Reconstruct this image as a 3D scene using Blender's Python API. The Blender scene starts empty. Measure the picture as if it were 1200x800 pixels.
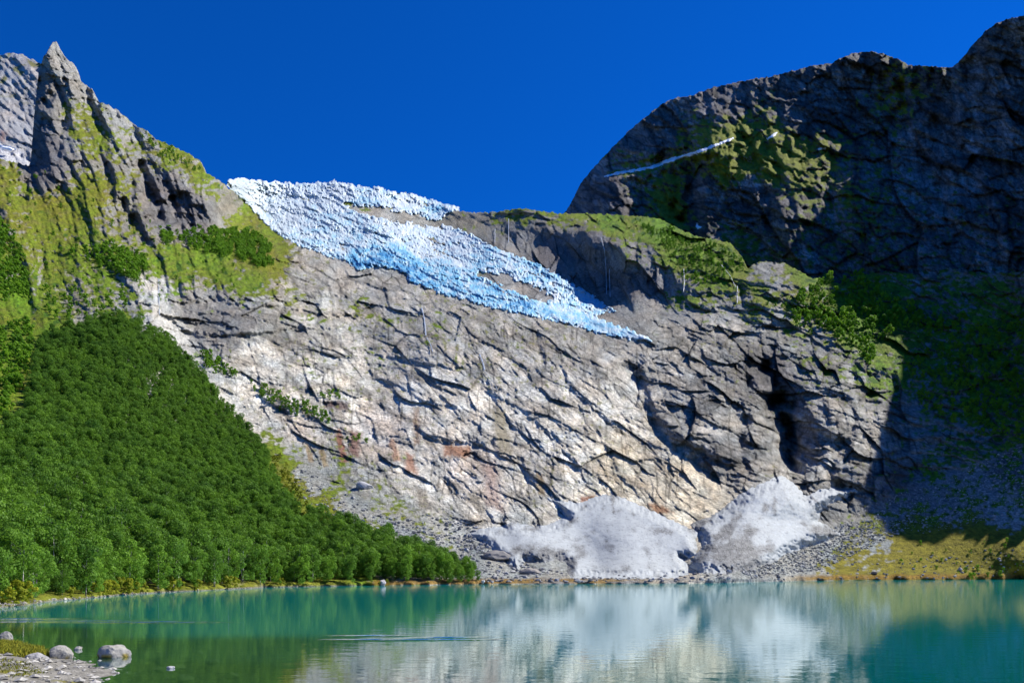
import bpy, math, random
import numpy as np
from mathutils import Vector, Matrix
rng = np.random.default_rng(7); random.seed(7)
SC = bpy.context.scene
COL = SC.collection

# ------------------------------------------------------------------ camera
F, CX, PY0, EYE = 900.0, 600.0, 670.0, 4.0       # focal length in px of a 1200 px wide frame, horizon row, eye height
cam_d = bpy.data.cameras.new('camera'); cam = bpy.data.objects.new('camera', cam_d); COL.objects.link(cam)
cam_d.sensor_width = 36.0; cam_d.lens = 36.0*F/1200.0
cam.location = (0, 0, EYE); cam.rotation_euler = (math.radians(90), 0, 0)
cam_d.shift_y = (PY0-400)/1200.0
cam_d.clip_start = 0.5; cam_d.clip_end = 60000
SC.camera = cam

# ------------------------------------------------------------------ sky, sun, exposure
SUN_AZ, SUN_EL = 20.0, 46.0                      # azimuth: degrees from +X towards +Y
w = bpy.data.worlds.new('World'); SC.world = w; w.use_nodes = True
nt = w.node_tree; nt.nodes.clear()
wo = nt.nodes.new('ShaderNodeOutputWorld'); bg = nt.nodes.new('ShaderNodeBackground')
sky = nt.nodes.new('ShaderNodeTexSky'); sky.sky_type = 'NISHITA'; sky.sun_disc = False
sky.sun_elevation = math.radians(SUN_EL); sky.sun_rotation = math.radians(90-SUN_AZ)
sky.altitude = 3000; sky.air_density = 1.0; sky.dust_density = 0.0; sky.ozone_density = 6.0
mul = nt.nodes.new('ShaderNodeMix'); mul.data_type = 'RGBA'; mul.blend_type = 'MULTIPLY'; mul.inputs[0].default_value = 1.0
mul.inputs[7].default_value = (0.015, 0.415, 1.0, 1)
hs = nt.nodes.new('ShaderNodeHueSaturation'); hs.inputs['Saturation'].default_value = 1.0
nt.links.new(sky.outputs[0], hs.inputs['Color']); nt.links.new(hs.outputs[0], mul.inputs[6])
nt.links.new(mul.outputs[2], bg.inputs[0]); bg.inputs[1].default_value = 0.103
nt.links.new(bg.outputs[0], wo.inputs[0])
sun_d = bpy.data.lights.new('sun', 'SUN'); sun = bpy.data.objects.new('sun', sun_d); COL.objects.link(sun)
sun_d.energy = 5.0; sun_d.angle = math.radians(0.5); sun_d.color = (1.0, 0.955, 0.88)
sa, se = math.radians(SUN_AZ), math.radians(SUN_EL)
SUNV = Vector((math.cos(sa)*math.cos(se), math.sin(sa)*math.cos(se), math.sin(se)))
sun.rotation_euler = SUNV.to_track_quat('Z', 'Y').to_euler()
SC.view_settings.view_transform = 'Standard'; SC.view_settings.look = 'None'
SC.view_settings.exposure = 0.74; SC.view_settings.gamma = 1.0
SC.cycles.max_bounces = 6; SC.cycles.diffuse_bounces = 2; SC.cycles.transparent_max_bounces = 8

# ------------------------------------------------------------------ numpy noise
def _hi(ix, iy, s):                                 # 16 bit hash of integer cells
    n = ix.astype(np.uint32)*np.uint32(374761393) + iy.astype(np.uint32)*np.uint32(668265263) + np.uint32((s*974634777) & 0xffffffff)
    n ^= n >> np.uint32(13); n *= np.uint32(1274126177); n ^= n >> np.uint32(16)
    return n & np.uint32(0xffff)
def _h(ix, iy, s): return _hi(np.floor(ix).astype(np.int32), np.floor(iy).astype(np.int32), s)*np.float32(1/65535.0)
_ga = np.arange(256)*2*np.pi/256; _gc, _gs = np.cos(_ga).astype(np.float32), np.sin(_ga).astype(np.float32)
def noise(x, y, s=0):                               # gradient noise, about -1..1
    xi, yi = np.floor(x), np.floor(y); fx, fy = (x-xi).astype(np.float32), (y-yi).astype(np.float32); xi = xi.astype(np.int32); yi = yi.astype(np.int32)
    u = fx*fx*fx*(fx*(fx*6-15)+10); v = fy*fy*fy*(fy*(fy*6-15)+10)
    def g(i, j):
        a = _hi(xi+np.int32(i), yi+np.int32(j), s) & np.uint32(255)
        return _gc[a]*(fx-i) + _gs[a]*(fy-j)
    a = g(0, 0); b = g(1, 0); c = g(0, 1); d = g(1, 1)
    return 1.5*((a+(b-a)*u) + ((c+(d-c)*u)-(a+(b-a)*u))*v)
def worley(x, y, s=0):
    """distances to the two nearest cell points, a random value of the cell, and the offset from its point"""
    xi, yi = np.floor(x).astype(np.int32), np.floor(y).astype(np.int32); fx, fy = (x-xi).astype(np.float32), (y-yi).astype(np.float32)
    f1 = np.full(x.shape, 9., np.float32); f2 = f1.copy(); idv = np.zeros(x.shape, np.uint32); ox = np.zeros(x.shape, np.float32); oy = ox.copy()
    for i in (-1, 0, 1):
        for j in (-1, 0, 1):
            h = _hi(xi+np.int32(i), yi+np.int32(j), s); dx = fx-i-(h & np.uint32(255))/np.float32(255); dy = fy-j-(h >> np.uint32(8))/np.float32(255)
            d = np.sqrt(dx*dx+dy*dy); m = d < f1; f2 = np.where(m, f1, np.minimum(f2, d)); idv = np.where(m, h, idv); ox = np.where(m, dx, ox); oy = np.where(m, dy, oy); f1 = np.where(m, d, f1)
    return f1, f2, idv, ox, oy
def facets(x, y, ang, la, lc, s, wob=1.0):
    """fractured blocks: tilted faces in cells la long and lc thick; returns relief (px) and a mask of the cracks between"""
    ca, sn = math.cos(math.radians(ang)), math.sin(math.radians(ang))
    x = x+wob*(lc*.5*noise(x/(lc*1.7), y/(lc*1.7), s+50)+la*.25*noise(x/(la*1.8), y/(la*1.8), s+51)); y = y+wob*lc*.5*noise(x/(lc*1.7), y/(lc*1.7), s+52)
    f1, f2, h, ox, oy = worley((x*ca+y*sn)/la, (-x*sn+y*ca)/lc, s)
    r = (h*np.uint32(2654435761)) >> np.uint32(8); r1 = (r & np.uint32(255))/np.float32(255)-.5; r2 = ((r >> np.uint32(8)) & np.uint32(255))/np.float32(255)-.5; r3 = ((r >> np.uint32(16)) & np.uint32(255))/np.float32(255)-.5
    return lc*(.75*r1+.8*r2*ox-.95*(.35+r3)*oy), ss(.13, .02, f2-f1)*(.35+.65*(r1+.5)), r2
def fbm(x, y, s=0, o=4, g=.5):
    t = np.zeros_like(x); a = 1.0; n = 0
    for k in range(o):
        t += a*noise(x, y, s+k*13); n += a; a *= g; x = x*2.03+7.1; y = y*2.03+3.3
    return t/n
def ridged(x, y, s=0, o=4, g=.5):
    t = np.zeros_like(x); a = 1.0; n = 0
    for k in range(o):
        t += a*(1-np.abs(noise(x, y, s+k*17))*1.6); n += a; a *= g; x = x*2.1+5.7; y = y*2.1+9.2
    return t/n
def ss(a, b, x):
    t = np.clip((x-a)/(b-a), 0, 1); return t*t*(3-2*t)
def strata(x, y, ang, per, s, seg=3.0, sharp=.22):
    """overlapping slabs: each one leans out and ends in an abrupt lip; seg = length of a slab over its thickness"""
    ca, sn = math.cos(math.radians(ang)), math.sin(math.radians(ang))
    a = x*ca+y*sn; c = -x*sn+y*ca
    c = c + per*(.8*noise(a/(per*5), c/(per*3.4), s) + .16*noise(a/(per*1.2), c/(per*1.2), s+1)) + 1.1*noise(a/4, c/4, s+6)
    t = c/per; L = np.floor(t); off = _h(L, L*0, s+2)*97
    ta = a/(per*seg) + off + .3*noise(a/per, c/per, s+5)
    B = np.floor(ta); fa = ta-B
    amp = .25+1.0*_h(L, B, s+3); amp2 = .25+1.0*_h(L, B+1, s+3)
    k = ss(.82, 1, fa); amp = amp*(1-k)+amp2*k
    fr = t-L
    jm = np.exp(-((fa-.91)/.035)**2)*(_h(B, L, s+9) > .45)
    global LIP
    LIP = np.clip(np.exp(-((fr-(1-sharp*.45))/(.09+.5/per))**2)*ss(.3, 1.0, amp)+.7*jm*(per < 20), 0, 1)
    return per*(amp*(-fr+ss(1-sharp, 1, fr)) + .16*jm)

# ------------------------------------------------------------------ smooth interpolation of control points
def tps(pts, vals, X, Y):
    P = np.array(pts, float)/100.0; V = np.array(vals, float); n = len(P)
    def U(r2): return .5*r2*np.log(r2+1e-9)
    D = ((P[:, None]-P[None])**2).sum(-1)
    A = np.zeros((n+3, n+3)); A[:n, :n] = U(D)+np.eye(n)*2e-3; A[:n, n] = 1; A[:n, n+1:] = P; A[n, :n] = 1; A[n+1:, :n] = P.T
    c = np.linalg.solve(A, np.concatenate([V, np.zeros(3)]))
    xs = X[0]; ys = Y[:, 0]
    gx = np.arange(xs[0], xs[-1]+8, 7.0); gy = np.arange(ys[0], ys[-1]+8, 7.0)
    GX, GY = np.meshgrid(gx/100, gy/100); out = c[n]+c[n+1]*GX+c[n+2]*GY
    for i in range(n):
        out += c[i]*U((GX-P[i, 0])**2+(GY-P[i, 1])**2)
    return bilin(gx, gy, out, X, Y)
def bilin(gx, gy, Z, X, Y):
    fx = np.interp(X, gx, np.arange(len(gx))); fy = np.interp(Y, gy, np.arange(len(gy)))
    i = np.clip(fx.astype(int), 0, len(gx)-2); j = np.clip(fy.astype(int), 0, len(gy)-2); a = fx-i; b = fy-j
    return (Z[j, i]*(1-a)+Z[j, i+1]*a)*(1-b) + (Z[j+1, i]*(1-a)+Z[j+1, i+1]*a)*b
def idw(ctrl, X, Y, p=3.0):
    """ctrl rows: px, py, values...  (coarse grid then bilinear)"""
    C = np.array(ctrl, float); xs = X[0]; ys = Y[:, 0]
    gx = np.arange(xs[0], xs[-1]+8, 6.0); gy = np.arange(ys[0], ys[-1]+8, 6.0)
    GX, GY = np.meshgrid(gx, gy); W = 0; S = 0
    for r in C:
        d = ((GX-r[0])**2+(GY-r[1])**2+60)**(-p/2)
        W = W+d; S = S+d[..., None]*r[2:]
    Z = S/W[..., None]
    return np.stack([bilin(gx, gy, Z[..., k], X, Y) for k in range(Z.shape[-1])], -1)
def poly_sd(X, Y, pts):
    """signed distance to a closed polygon, positive inside"""
    P = np.array(pts, float); ins = np.zeros(X.shape, bool); d = np.full(X.shape, 1e9)
    for k in range(len(P)):
        a = P[k]; b = P[(k+1) % len(P)]; e = b-a
        wx = X-a[0]; wy = Y-a[1]; t = np.clip((wx*e[0]+wy*e[1])/(e@e+1e-9), 0, 1)
        d = np.minimum(d, (wx-e[0]*t)**2+(wy-e[1]*t)**2)
        c = ((a[1] > Y) != (b[1] > Y)) & (X < (b[0]-a[0])*(Y-a[1])/((b[1]-a[1]) if b[1] != a[1] else 1e-9)+a[0])
        ins ^= c
    return np.where(ins, 1, -1)*np.sqrt(d)
def line_sd(X, Y, pts):
    """distance to a polyline, signed: positive to the right of its direction (screen sense: y down)"""
    P = np.array(pts, float); best = np.full(X.shape, 1e9); sg = np.ones(X.shape); tt = np.zeros(X.shape)
    n = len(P)-1
    for k in range(n):
        a, b = P[k], P[k+1]; e = b-a
        wx = X-a[0]; wy = Y-a[1]; t = np.clip((wx*e[0]+wy*e[1])/(e@e+1e-9), 0, 1)
        d = (wx-e[0]*t)**2+(wy-e[1]*t)**2; m = d < best
        best = np.where(m, d, best); sg = np.where(m, np.sign(e[0]*wy-e[1]*wx), sg); tt = np.where(m, (k+t)/n, tt)
    return np.sqrt(best)*sg, tt
def feature(D, X, Y, xs, ys, pts, kind, A, w, L=20.0, rough=1.0, ends=True):
    """adds relief (in px units of depth, + = farther) along a polyline.
       edge: right-hand side of the travel direction is stepped back over w, recovers over L;  gully: notch of half width w"""
    P = np.array(pts, float); m = (L*3+w*3+10)
    i0, i1 = np.searchsorted(xs, [P[:, 0].min()-m, P[:, 0].max()+m]); j0, j1 = np.searchsorted(ys, [P[:, 1].min()-m, P[:, 1].max()+m])
    sl = (slice(j0, j1), slice(i0, i1)); x = X[sl]; y = Y[sl]
    if x.size == 0: return
    x2 = x+rough*(2.2*noise(x/9, y/9, 5)+1.1*noise(x/3.7, y/3.7, 6)); y2 = y+rough*(2.2*noise(x/9, y/9, 15)+1.1*noise(x/3.7, y/3.7, 16))
    d, t = line_sd(x2, y2, pts)
    fade = ss(0, .12, t)*ss(1, .88, t) if ends else 1.0
    if kind == 'edge': v = A*ss(0, w, d)*np.exp(-np.maximum(d-w, 0)/L)
    else: v = A*np.exp(-(d/w)**2)
    D[sl] += v*fade*(.75+.5*noise(x/14, y/14, 8))

# ------------------------------------------------------------------ objects
def tag(o, label=None, cat=None, group=None, kind=None):
    if label: o['label'] = label
    if cat: o['category'] = cat
    if group: o['group'] = group
    if kind: o['kind'] = kind
    return o
def link(name, me, parent=None, mats=()):
    o = bpy.data.objects.new(name, me); COL.objects.link(o)
    for m in mats: me.materials.append(m)
    if parent: o.parent = parent
    return o
def np_mesh(name, V, Q, colors=None, smooth=True, attrs=None):
    """V (n,3), Q (m,3|4) index array"""
    me = bpy.data.meshes.new(name); k = Q.shape[1]
    me.vertices.add(len(V)); me.vertices.foreach_set('co', V.astype(np.float32).ravel())
    me.loops.add(Q.size); me.loops.foreach_set('vertex_index', Q.astype(np.int32).ravel())
    me.polygons.add(len(Q)); me.polygons.foreach_set('loop_start', np.arange(0, Q.size, k, dtype=np.int32))
    me.polygons.foreach_set('loop_total', np.full(len(Q), k, np.int32))
    me.polygons.foreach_set('use_smooth', np.full(len(Q), smooth, bool))
    if colors is not None:
        a = me.color_attributes.new('col', 'FLOAT_COLOR', 'POINT')
        a.data.foreach_set('color', np.concatenate([np.clip(colors, 0, 1), np.ones((len(V), 1))], 1).astype(np.float32).ravel())
    for n_, v_ in (attrs or {}).items():
        a = me.attributes.new(n_, 'FLOAT', 'POINT'); a.data.foreach_set('value', v_.astype(np.float32).ravel())
    me.update(); me.validate(); return me
def world(px, py, Y): return np.stack([(px-CX)/F*Y, Y, EYE+(PY0-py)/F*Y], -1)

# ------------------------------------------------------------------ materials
def newmat(name):
    m = bpy.data.materials.new(name); m.use_nodes = True; n = m.node_tree; b = n.nodes['Principled BSDF']; return m, n, b
def ground_mat(name, rough=.9, bump=.6, scales=(.5, 2.2), contrast=.35, dist=1.0, spec=.15):
    m, n, b = newmat(name); L = n.links.new
    at = n.nodes.new('ShaderNodeVertexColor'); at.layer_name = 'col'
    geo = n.nodes.new('ShaderNodeNewGeometry')
    ns = []
    for s in scales:
        t = n.nodes.new('ShaderNodeTexNoise'); t.inputs['Scale'].default_value = s; t.inputs['Detail'].default_value = 5; t.inputs['Roughness'].default_value = .65
        L(geo.outputs['Position'], t.inputs['Vector']); ns.append(t)
    mr = n.nodes.new('ShaderNodeMapRange'); mr.inputs['From Min'].default_value = .3; mr.inputs['From Max'].default_value = .7
    mr.inputs['To Min'].default_value = 1-contrast; mr.inputs['To Max'].default_value = 1+contrast
    L(ns[0].outputs['Fac'], mr.inputs['Value'])
    mx = n.nodes.new('ShaderNodeVectorMath'); mx.operation = 'SCALE'
    L(at.outputs['Color'], mx.inputs[0]); L(mr.outputs[0], mx.inputs['Scale']); L(mx.outputs[0], b.inputs['Base Color'])
    add = n.nodes.new('ShaderNodeMath'); L(ns[0].outputs['Fac'], add.inputs[0]); L(ns[1].outputs['Fac'], add.inputs[1])
    bp = n.nodes.new('ShaderNodeBump'); bp.inputs['Strength'].default_value = bump; bp.inputs['Distance'].default_value = dist
    L(add.outputs[0], bp.inputs['Height']); L(bp.outputs[0], b.inputs['Normal'])
    b.inputs['Roughness'].default_value = rough; b.inputs['Specular IOR Level'].default_value = spec
    return m
M_ROCK = ground_mat('layered_rock', bump=1.0, scales=(.42, 1.6), contrast=.5, dist=1.6)
M_ICE = ground_mat('glacier_ice', rough=.55, bump=.4, scales=(.2, .8), contrast=.10, dist=1.2, spec=.3)
M_SNOW = ground_mat('old_snow', rough=.8, bump=.3, scales=(.35, 2.0), contrast=.12, dist=.5, spec=.2)
M_SHORE = ground_mat('shore_gravel', bump=.6, scales=(5.0, 28.0), contrast=.4, dist=.05)
M_STONE = ground_mat('boulder_stone', bump=.5, scales=(3.0, 14.0), contrast=.25, dist=.08)

def leaf_mat(name, dark, light, hue=.0):
    m, n, b = newmat(name); L = n.links.new
    oi = n.nodes.new('ShaderNodeObjectInfo'); at = n.nodes.new('ShaderNodeVertexColor'); at.layer_name = 'col'
    sep = n.nodes.new('ShaderNodeSeparateColor'); L(at.outputs['Color'], sep.inputs[0])
    geo = n.nodes.new('ShaderNodeNewGeometry'); pt = n.nodes.new('ShaderNodeTexNoise'); pt.inputs['Scale'].default_value = .028; pt.inputs['Detail'].default_value = 3; L(geo.outputs['Position'], pt.inputs['Vector'])
    pr = n.nodes.new('ShaderNodeMapRange'); pr.inputs['From Min'].default_value = .35; pr.inputs['From Max'].default_value = .65; L(pt.outputs['Fac'], pr.inputs['Value'])
    rm = n.nodes.new('ShaderNodeMix'); rm.inputs[0].default_value = .4; L(oi.outputs['Random'], rm.inputs[2]); L(pr.outputs[0], rm.inputs[3])
    add = n.nodes.new('ShaderNodeMath'); add.operation = 'MULTIPLY_ADD'; add.inputs[1].default_value = .6
    L(rm.outputs[0], add.inputs[0])
    m2 = n.nodes.new('ShaderNodeMath'); m2.operation = 'MULTIPLY'; m2.inputs[1].default_value = .45; L(sep.outputs[0], m2.inputs[0]); L(m2.outputs[0], add.inputs[2])
    r = n.nodes.new('ShaderNodeValToRGB'); r.color_ramp.elements[0].color = (*dark, 1); r.color_ramp.elements[1].color = (*light, 1)
    L(add.outputs[0], r.inputs[0]); L(r.outputs[0], b.inputs['Base Color'])
    b.inputs['Roughness'].default_value = .6; b.inputs['Specular IOR Level'].default_value = .2
    tr = n.nodes.new('ShaderNodeBsdfTranslucent'); ms = n.nodes.new('ShaderNodeMixShader'); ms.inputs[0].default_value = .42
    L(r.outputs[0], tr.inputs[0]); out = n.nodes['Material Output']
    L(b.outputs[0], ms.inputs[1]); L(tr.outputs[0], ms.inputs[2]); L(ms.outputs[0], out.inputs[0])
    return m
M_LEAF = leaf_mat('birch_leaves', (.028, .098, .012), (.175, .335, .024))
M_LEAFY = leaf_mat('willow_leaves', (.12, .17, .010), (.32, .34, .02))
M_BUSH = leaf_mat('bush_leaves', (.045, .16, .010), (.24, .44, .02))
M_BARK, _n, _b = newmat('birch_bark')
_t = _n.nodes.new('ShaderNodeTexNoise'); _t.inputs['Scale'].default_value = 4; _r = _n.nodes.new('ShaderNodeValToRGB')
_r.color_ramp.elements[0].position = .42; _r.color_ramp.elements[0].color = (.05, .045, .04, 1); _r.color_ramp.elements[1].position = .55; _r.color_ramp.elements[1].color = (.42, .40, .36, 1)
_n.links.new(_t.outputs[0], _r.inputs[0]); _n.links.new(_r.outputs[0], _b.inputs['Base Color']); _b.inputs['Roughness'].default_value = .8

# ------------------------------------------------------------------ relief sheets
def frac_axis(lo, hi, step, lo_fine, hi_fine, coarse=5.0):
    a = np.arange(lo, lo_fine, coarse); b = np.arange(lo_fine, hi_fine, step); c = np.arange(hi_fine, hi+coarse, coarse)
    return np.concatenate([a, b, c])
class Sheet: pass
def positions(X, Y, D, top, bot, roll=22.0):
    """vertex positions of a relief grid, rolled back behind its skyline, stopped at its foot"""
    o = np.clip(top-Y, 0, roll); py = np.where(Y < top, top+o*.75, Y); py = np.minimum(py, bot)
    YY = D*(1+o*.012)
    return world(X, py, YY)
def normals(P):
    du = np.gradient(P, axis=1); dv = np.gradient(P, axis=0)
    n = np.cross(dv, du); n /= np.linalg.norm(n, axis=-1, keepdims=True)+1e-9
    return np.where(n[..., 1:2] > 0, -n, n)
def grid_faces(keep_v, shape):
    ny, nx = shape; idx = np.arange(ny*nx).reshape(ny, nx)
    k = keep_v; f = k[:-1, :-1] | k[1:, :-1] | k[:-1, 1:] | k[1:, 1:]
    q = np.stack([idx[:-1, :-1], idx[1:, :-1], idx[1:, 1:], idx[:-1, 1:]], -1)
    return q, f
def emit(name, P, q, sel, Cc, mat, attrs=None):
    Q = q[sel].reshape(-1, 4); used = np.unique(Q); remap = np.zeros(P.shape[0]*P.shape[1], np.int64); remap[used] = np.arange(len(used))
    me = np_mesh(name, P.reshape(-1, 3)[used], remap[Q], Cc.reshape(-1, 3)[used])
    return link(name, me, mats=[mat])

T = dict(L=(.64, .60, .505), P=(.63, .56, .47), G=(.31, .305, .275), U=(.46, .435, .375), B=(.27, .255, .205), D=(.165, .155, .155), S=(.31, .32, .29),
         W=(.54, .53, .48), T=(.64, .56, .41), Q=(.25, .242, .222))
GRASS_Y, GRASS_G, SHRUB = np.array((.175, .170, .014)), np.array((.115, .225, .010)), np.array((.035, .10, .008))

# ---- main relief: left mountain, forest slope, rock wall, shoulder and right slope down to the shore
STEP = 1.05
xs = frac_axis(-240, 1640, STEP, -20, 1222, 7.0); ys = np.arange(40, 735, STEP)
X, Y = np.meshgrid(xs, ys)
top_pts = [(-240, 150), (-60, 172), (0, 186), (34, 194), (36, 188), (38, 160), (40, 132), (43, 104), (45, 84), (50, 68), (57, 58), (62, 48), (66, 49), (71, 58), (76, 66), (79, 70), (86, 74),
 (92, 84), (95, 95), (103, 101), (110, 107), (115, 118), (122, 121), (136, 128), (150, 139), (157, 146), (172, 153), (183, 163), (200, 170), (222, 180), (236, 190), (242, 202), (258, 212), (270, 222),
 (285, 232), (300, 226), (340, 224), (400, 220), (450, 230), (500, 238), (528, 246), (545, 248), (560, 249), (582, 248), (600, 245), (616, 244), (632, 247), (655, 250), (690, 250), (730, 252), (760, 254),
 (775, 257), (800, 270), (818, 277), (835, 280), (855, 284), (868, 298), (876, 314), (890, 306), (920, 308), (950, 325), (985, 332), (1005, 322), (1040, 318), (1080, 322), (1110, 314), (1160, 320), (1210, 318), (1640, 250)]
bot_pts = [(-240, 728), (-60, 720), (0, 711.5), (30, 709), (60, 704), (100, 701), (140, 697), (180, 694.5), (250, 691), (310, 688), (400, 686.2), (500, 685), (560, 684.3), (700, 683.6), (820, 683.2),
 (900, 681.5), (960, 680), (1050, 679.2), (1200, 678.6), (1640, 677.5)]
TX, TY = zip(*top_pts); BX, BY = zip(*bot_pts)
tj = 1.6*noise(xs/5, xs*0, 3)+1.0*noise(xs/2.1, xs*0, 4)
top = np.interp(xs, TX, TY)+tj*(xs < 1230)
bot = np.interp(xs, BX, BY)
bot = bot+(bot-PY0)*.02*noise(xs/16, xs*0, 9)
shoreY = lambda py: EYE*F/(py-PY0)
ctl = [(x, y, shoreY(y)) for x, y in bot_pts if x <= 1640]
ctl += [(0, 640, 140), (0, 600, 178), (0, 550, 238), (0, 450, 365), (0, 385, 465), (150, 640, 195), (150, 600, 238), (150, 550, 298), (150, 450, 418), (170, 388, 522), (-120, 640, 118), (-120, 500, 250), (-120, 380, 420),
 (300, 640, 252), (300, 600, 305), (295, 560, 370), (288, 505, 470), (400, 650, 275), (400, 612, 330), (480, 655, 285), (560, 675, 268), (440, 640, 305),
 (0, 350, 515), (100, 352, 552), (60, 300, 640), (0, 260, 650), (120, 260, 735), (0, 190, 770), (-150, 260, 560), (-150, 180, 700), (200, 310, 735), (240, 345, 675), (330, 340, 745), (300, 375, 640), (250, 388, 600), (220, 400, 575), (240, 430, 530), (330, 395, 640), (400, 395, 670),
 (330, 280, 1090), (285, 240, 1290), (310, 300, 900), (270, 232, 1120), (62, 52, 1000), (62, 120, 915), (60, 190, 815), (40, 190, 830), (115, 130, 985), (150, 190, 900), (200, 185, 985), (200, 260, 855), (240, 250, 930), (240, 200, 1040), (290, 300, 870),
 (330, 470, 520), (400, 500, 500), (350, 540, 440), (380, 570, 395), (450, 600, 370), (500, 640, 325), (540, 660, 300), (600, 675, 296), (700, 676, 302), (800, 675, 312), (620, 640, 340),
 (450, 400, 665), (450, 450, 590), (450, 340, 850), (400, 330, 870), (450, 300, 1010), (450, 260, 1230), (400, 225, 1450), (300, 228, 1390), (345, 235, 1410), (520, 250, 1400), (530, 345, 810), (500, 400, 650), (500, 500, 500), (520, 560, 430),
 (600, 365, 745), (600, 420, 620), (600, 500, 500), (600, 560, 435), (600, 600, 385), (600, 310, 960), (560, 262, 1250), (620, 248, 1180), (620, 290, 1060),
 (680, 385, 715), (700, 352, 860), (700, 305, 925), (700, 274, 950), (700, 255, 1120), (700, 420, 620), (700, 480, 530), (700, 540, 460), (700, 590, 410), (720, 640, 345),
 (760, 390, 690), (760, 440, 610), (760, 520, 500), (760, 580, 425), (790, 620, 372), (770, 360, 800), (755, 300, 855), (770, 277, 910), (770, 258, 1060), (800, 300, 860), (800, 355, 790), (830, 285, 905), (850, 320, 830), (870, 345, 790), (870, 300, 880),
 (820, 420, 640), (820, 470, 545), (800, 510, 500), (850, 520, 488), (880, 470, 555), (850, 560, 462), (880, 400, 690), (900, 440, 620), (905, 480, 575), (925, 530, 530), (880, 560, 455), (905, 590, 425), (860, 640, 350),
 (900, 330, 800), (950, 350, 770), (950, 400, 700), (970, 430, 640), (975, 470, 570), (980, 520, 520), (985, 560, 490), (1000, 600, 470), (930, 650, 385), (1000, 640, 425), (1050, 400, 700), (1030, 330, 830), (1030, 440, 625),
 (1060, 500, 560), (1060, 560, 505), (1100, 620, 450), (1100, 655, 425), (1120, 420, 650), (1120, 340, 770), (1190, 330, 720), (1200, 420, 610), (1200, 500, 530), (1200, 580, 465), (1200, 630, 430), (1200, 660, 410),
 (1320, 600, 440), (1320, 500, 460), (1320, 400, 490), (1320, 300, 522), (1500, 640, 440), (1500, 500, 480), (1500, 300, 560), (1640, 600, 400), (1640, 260, 500), (1640, 400, 430)]  # unseen wall right of the frame, shaped for the shadow line it casts
LB = tps([(a, b) for a, b, c in ctl], [math.log(c) for a, b, c in ctl], X, Y)
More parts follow.
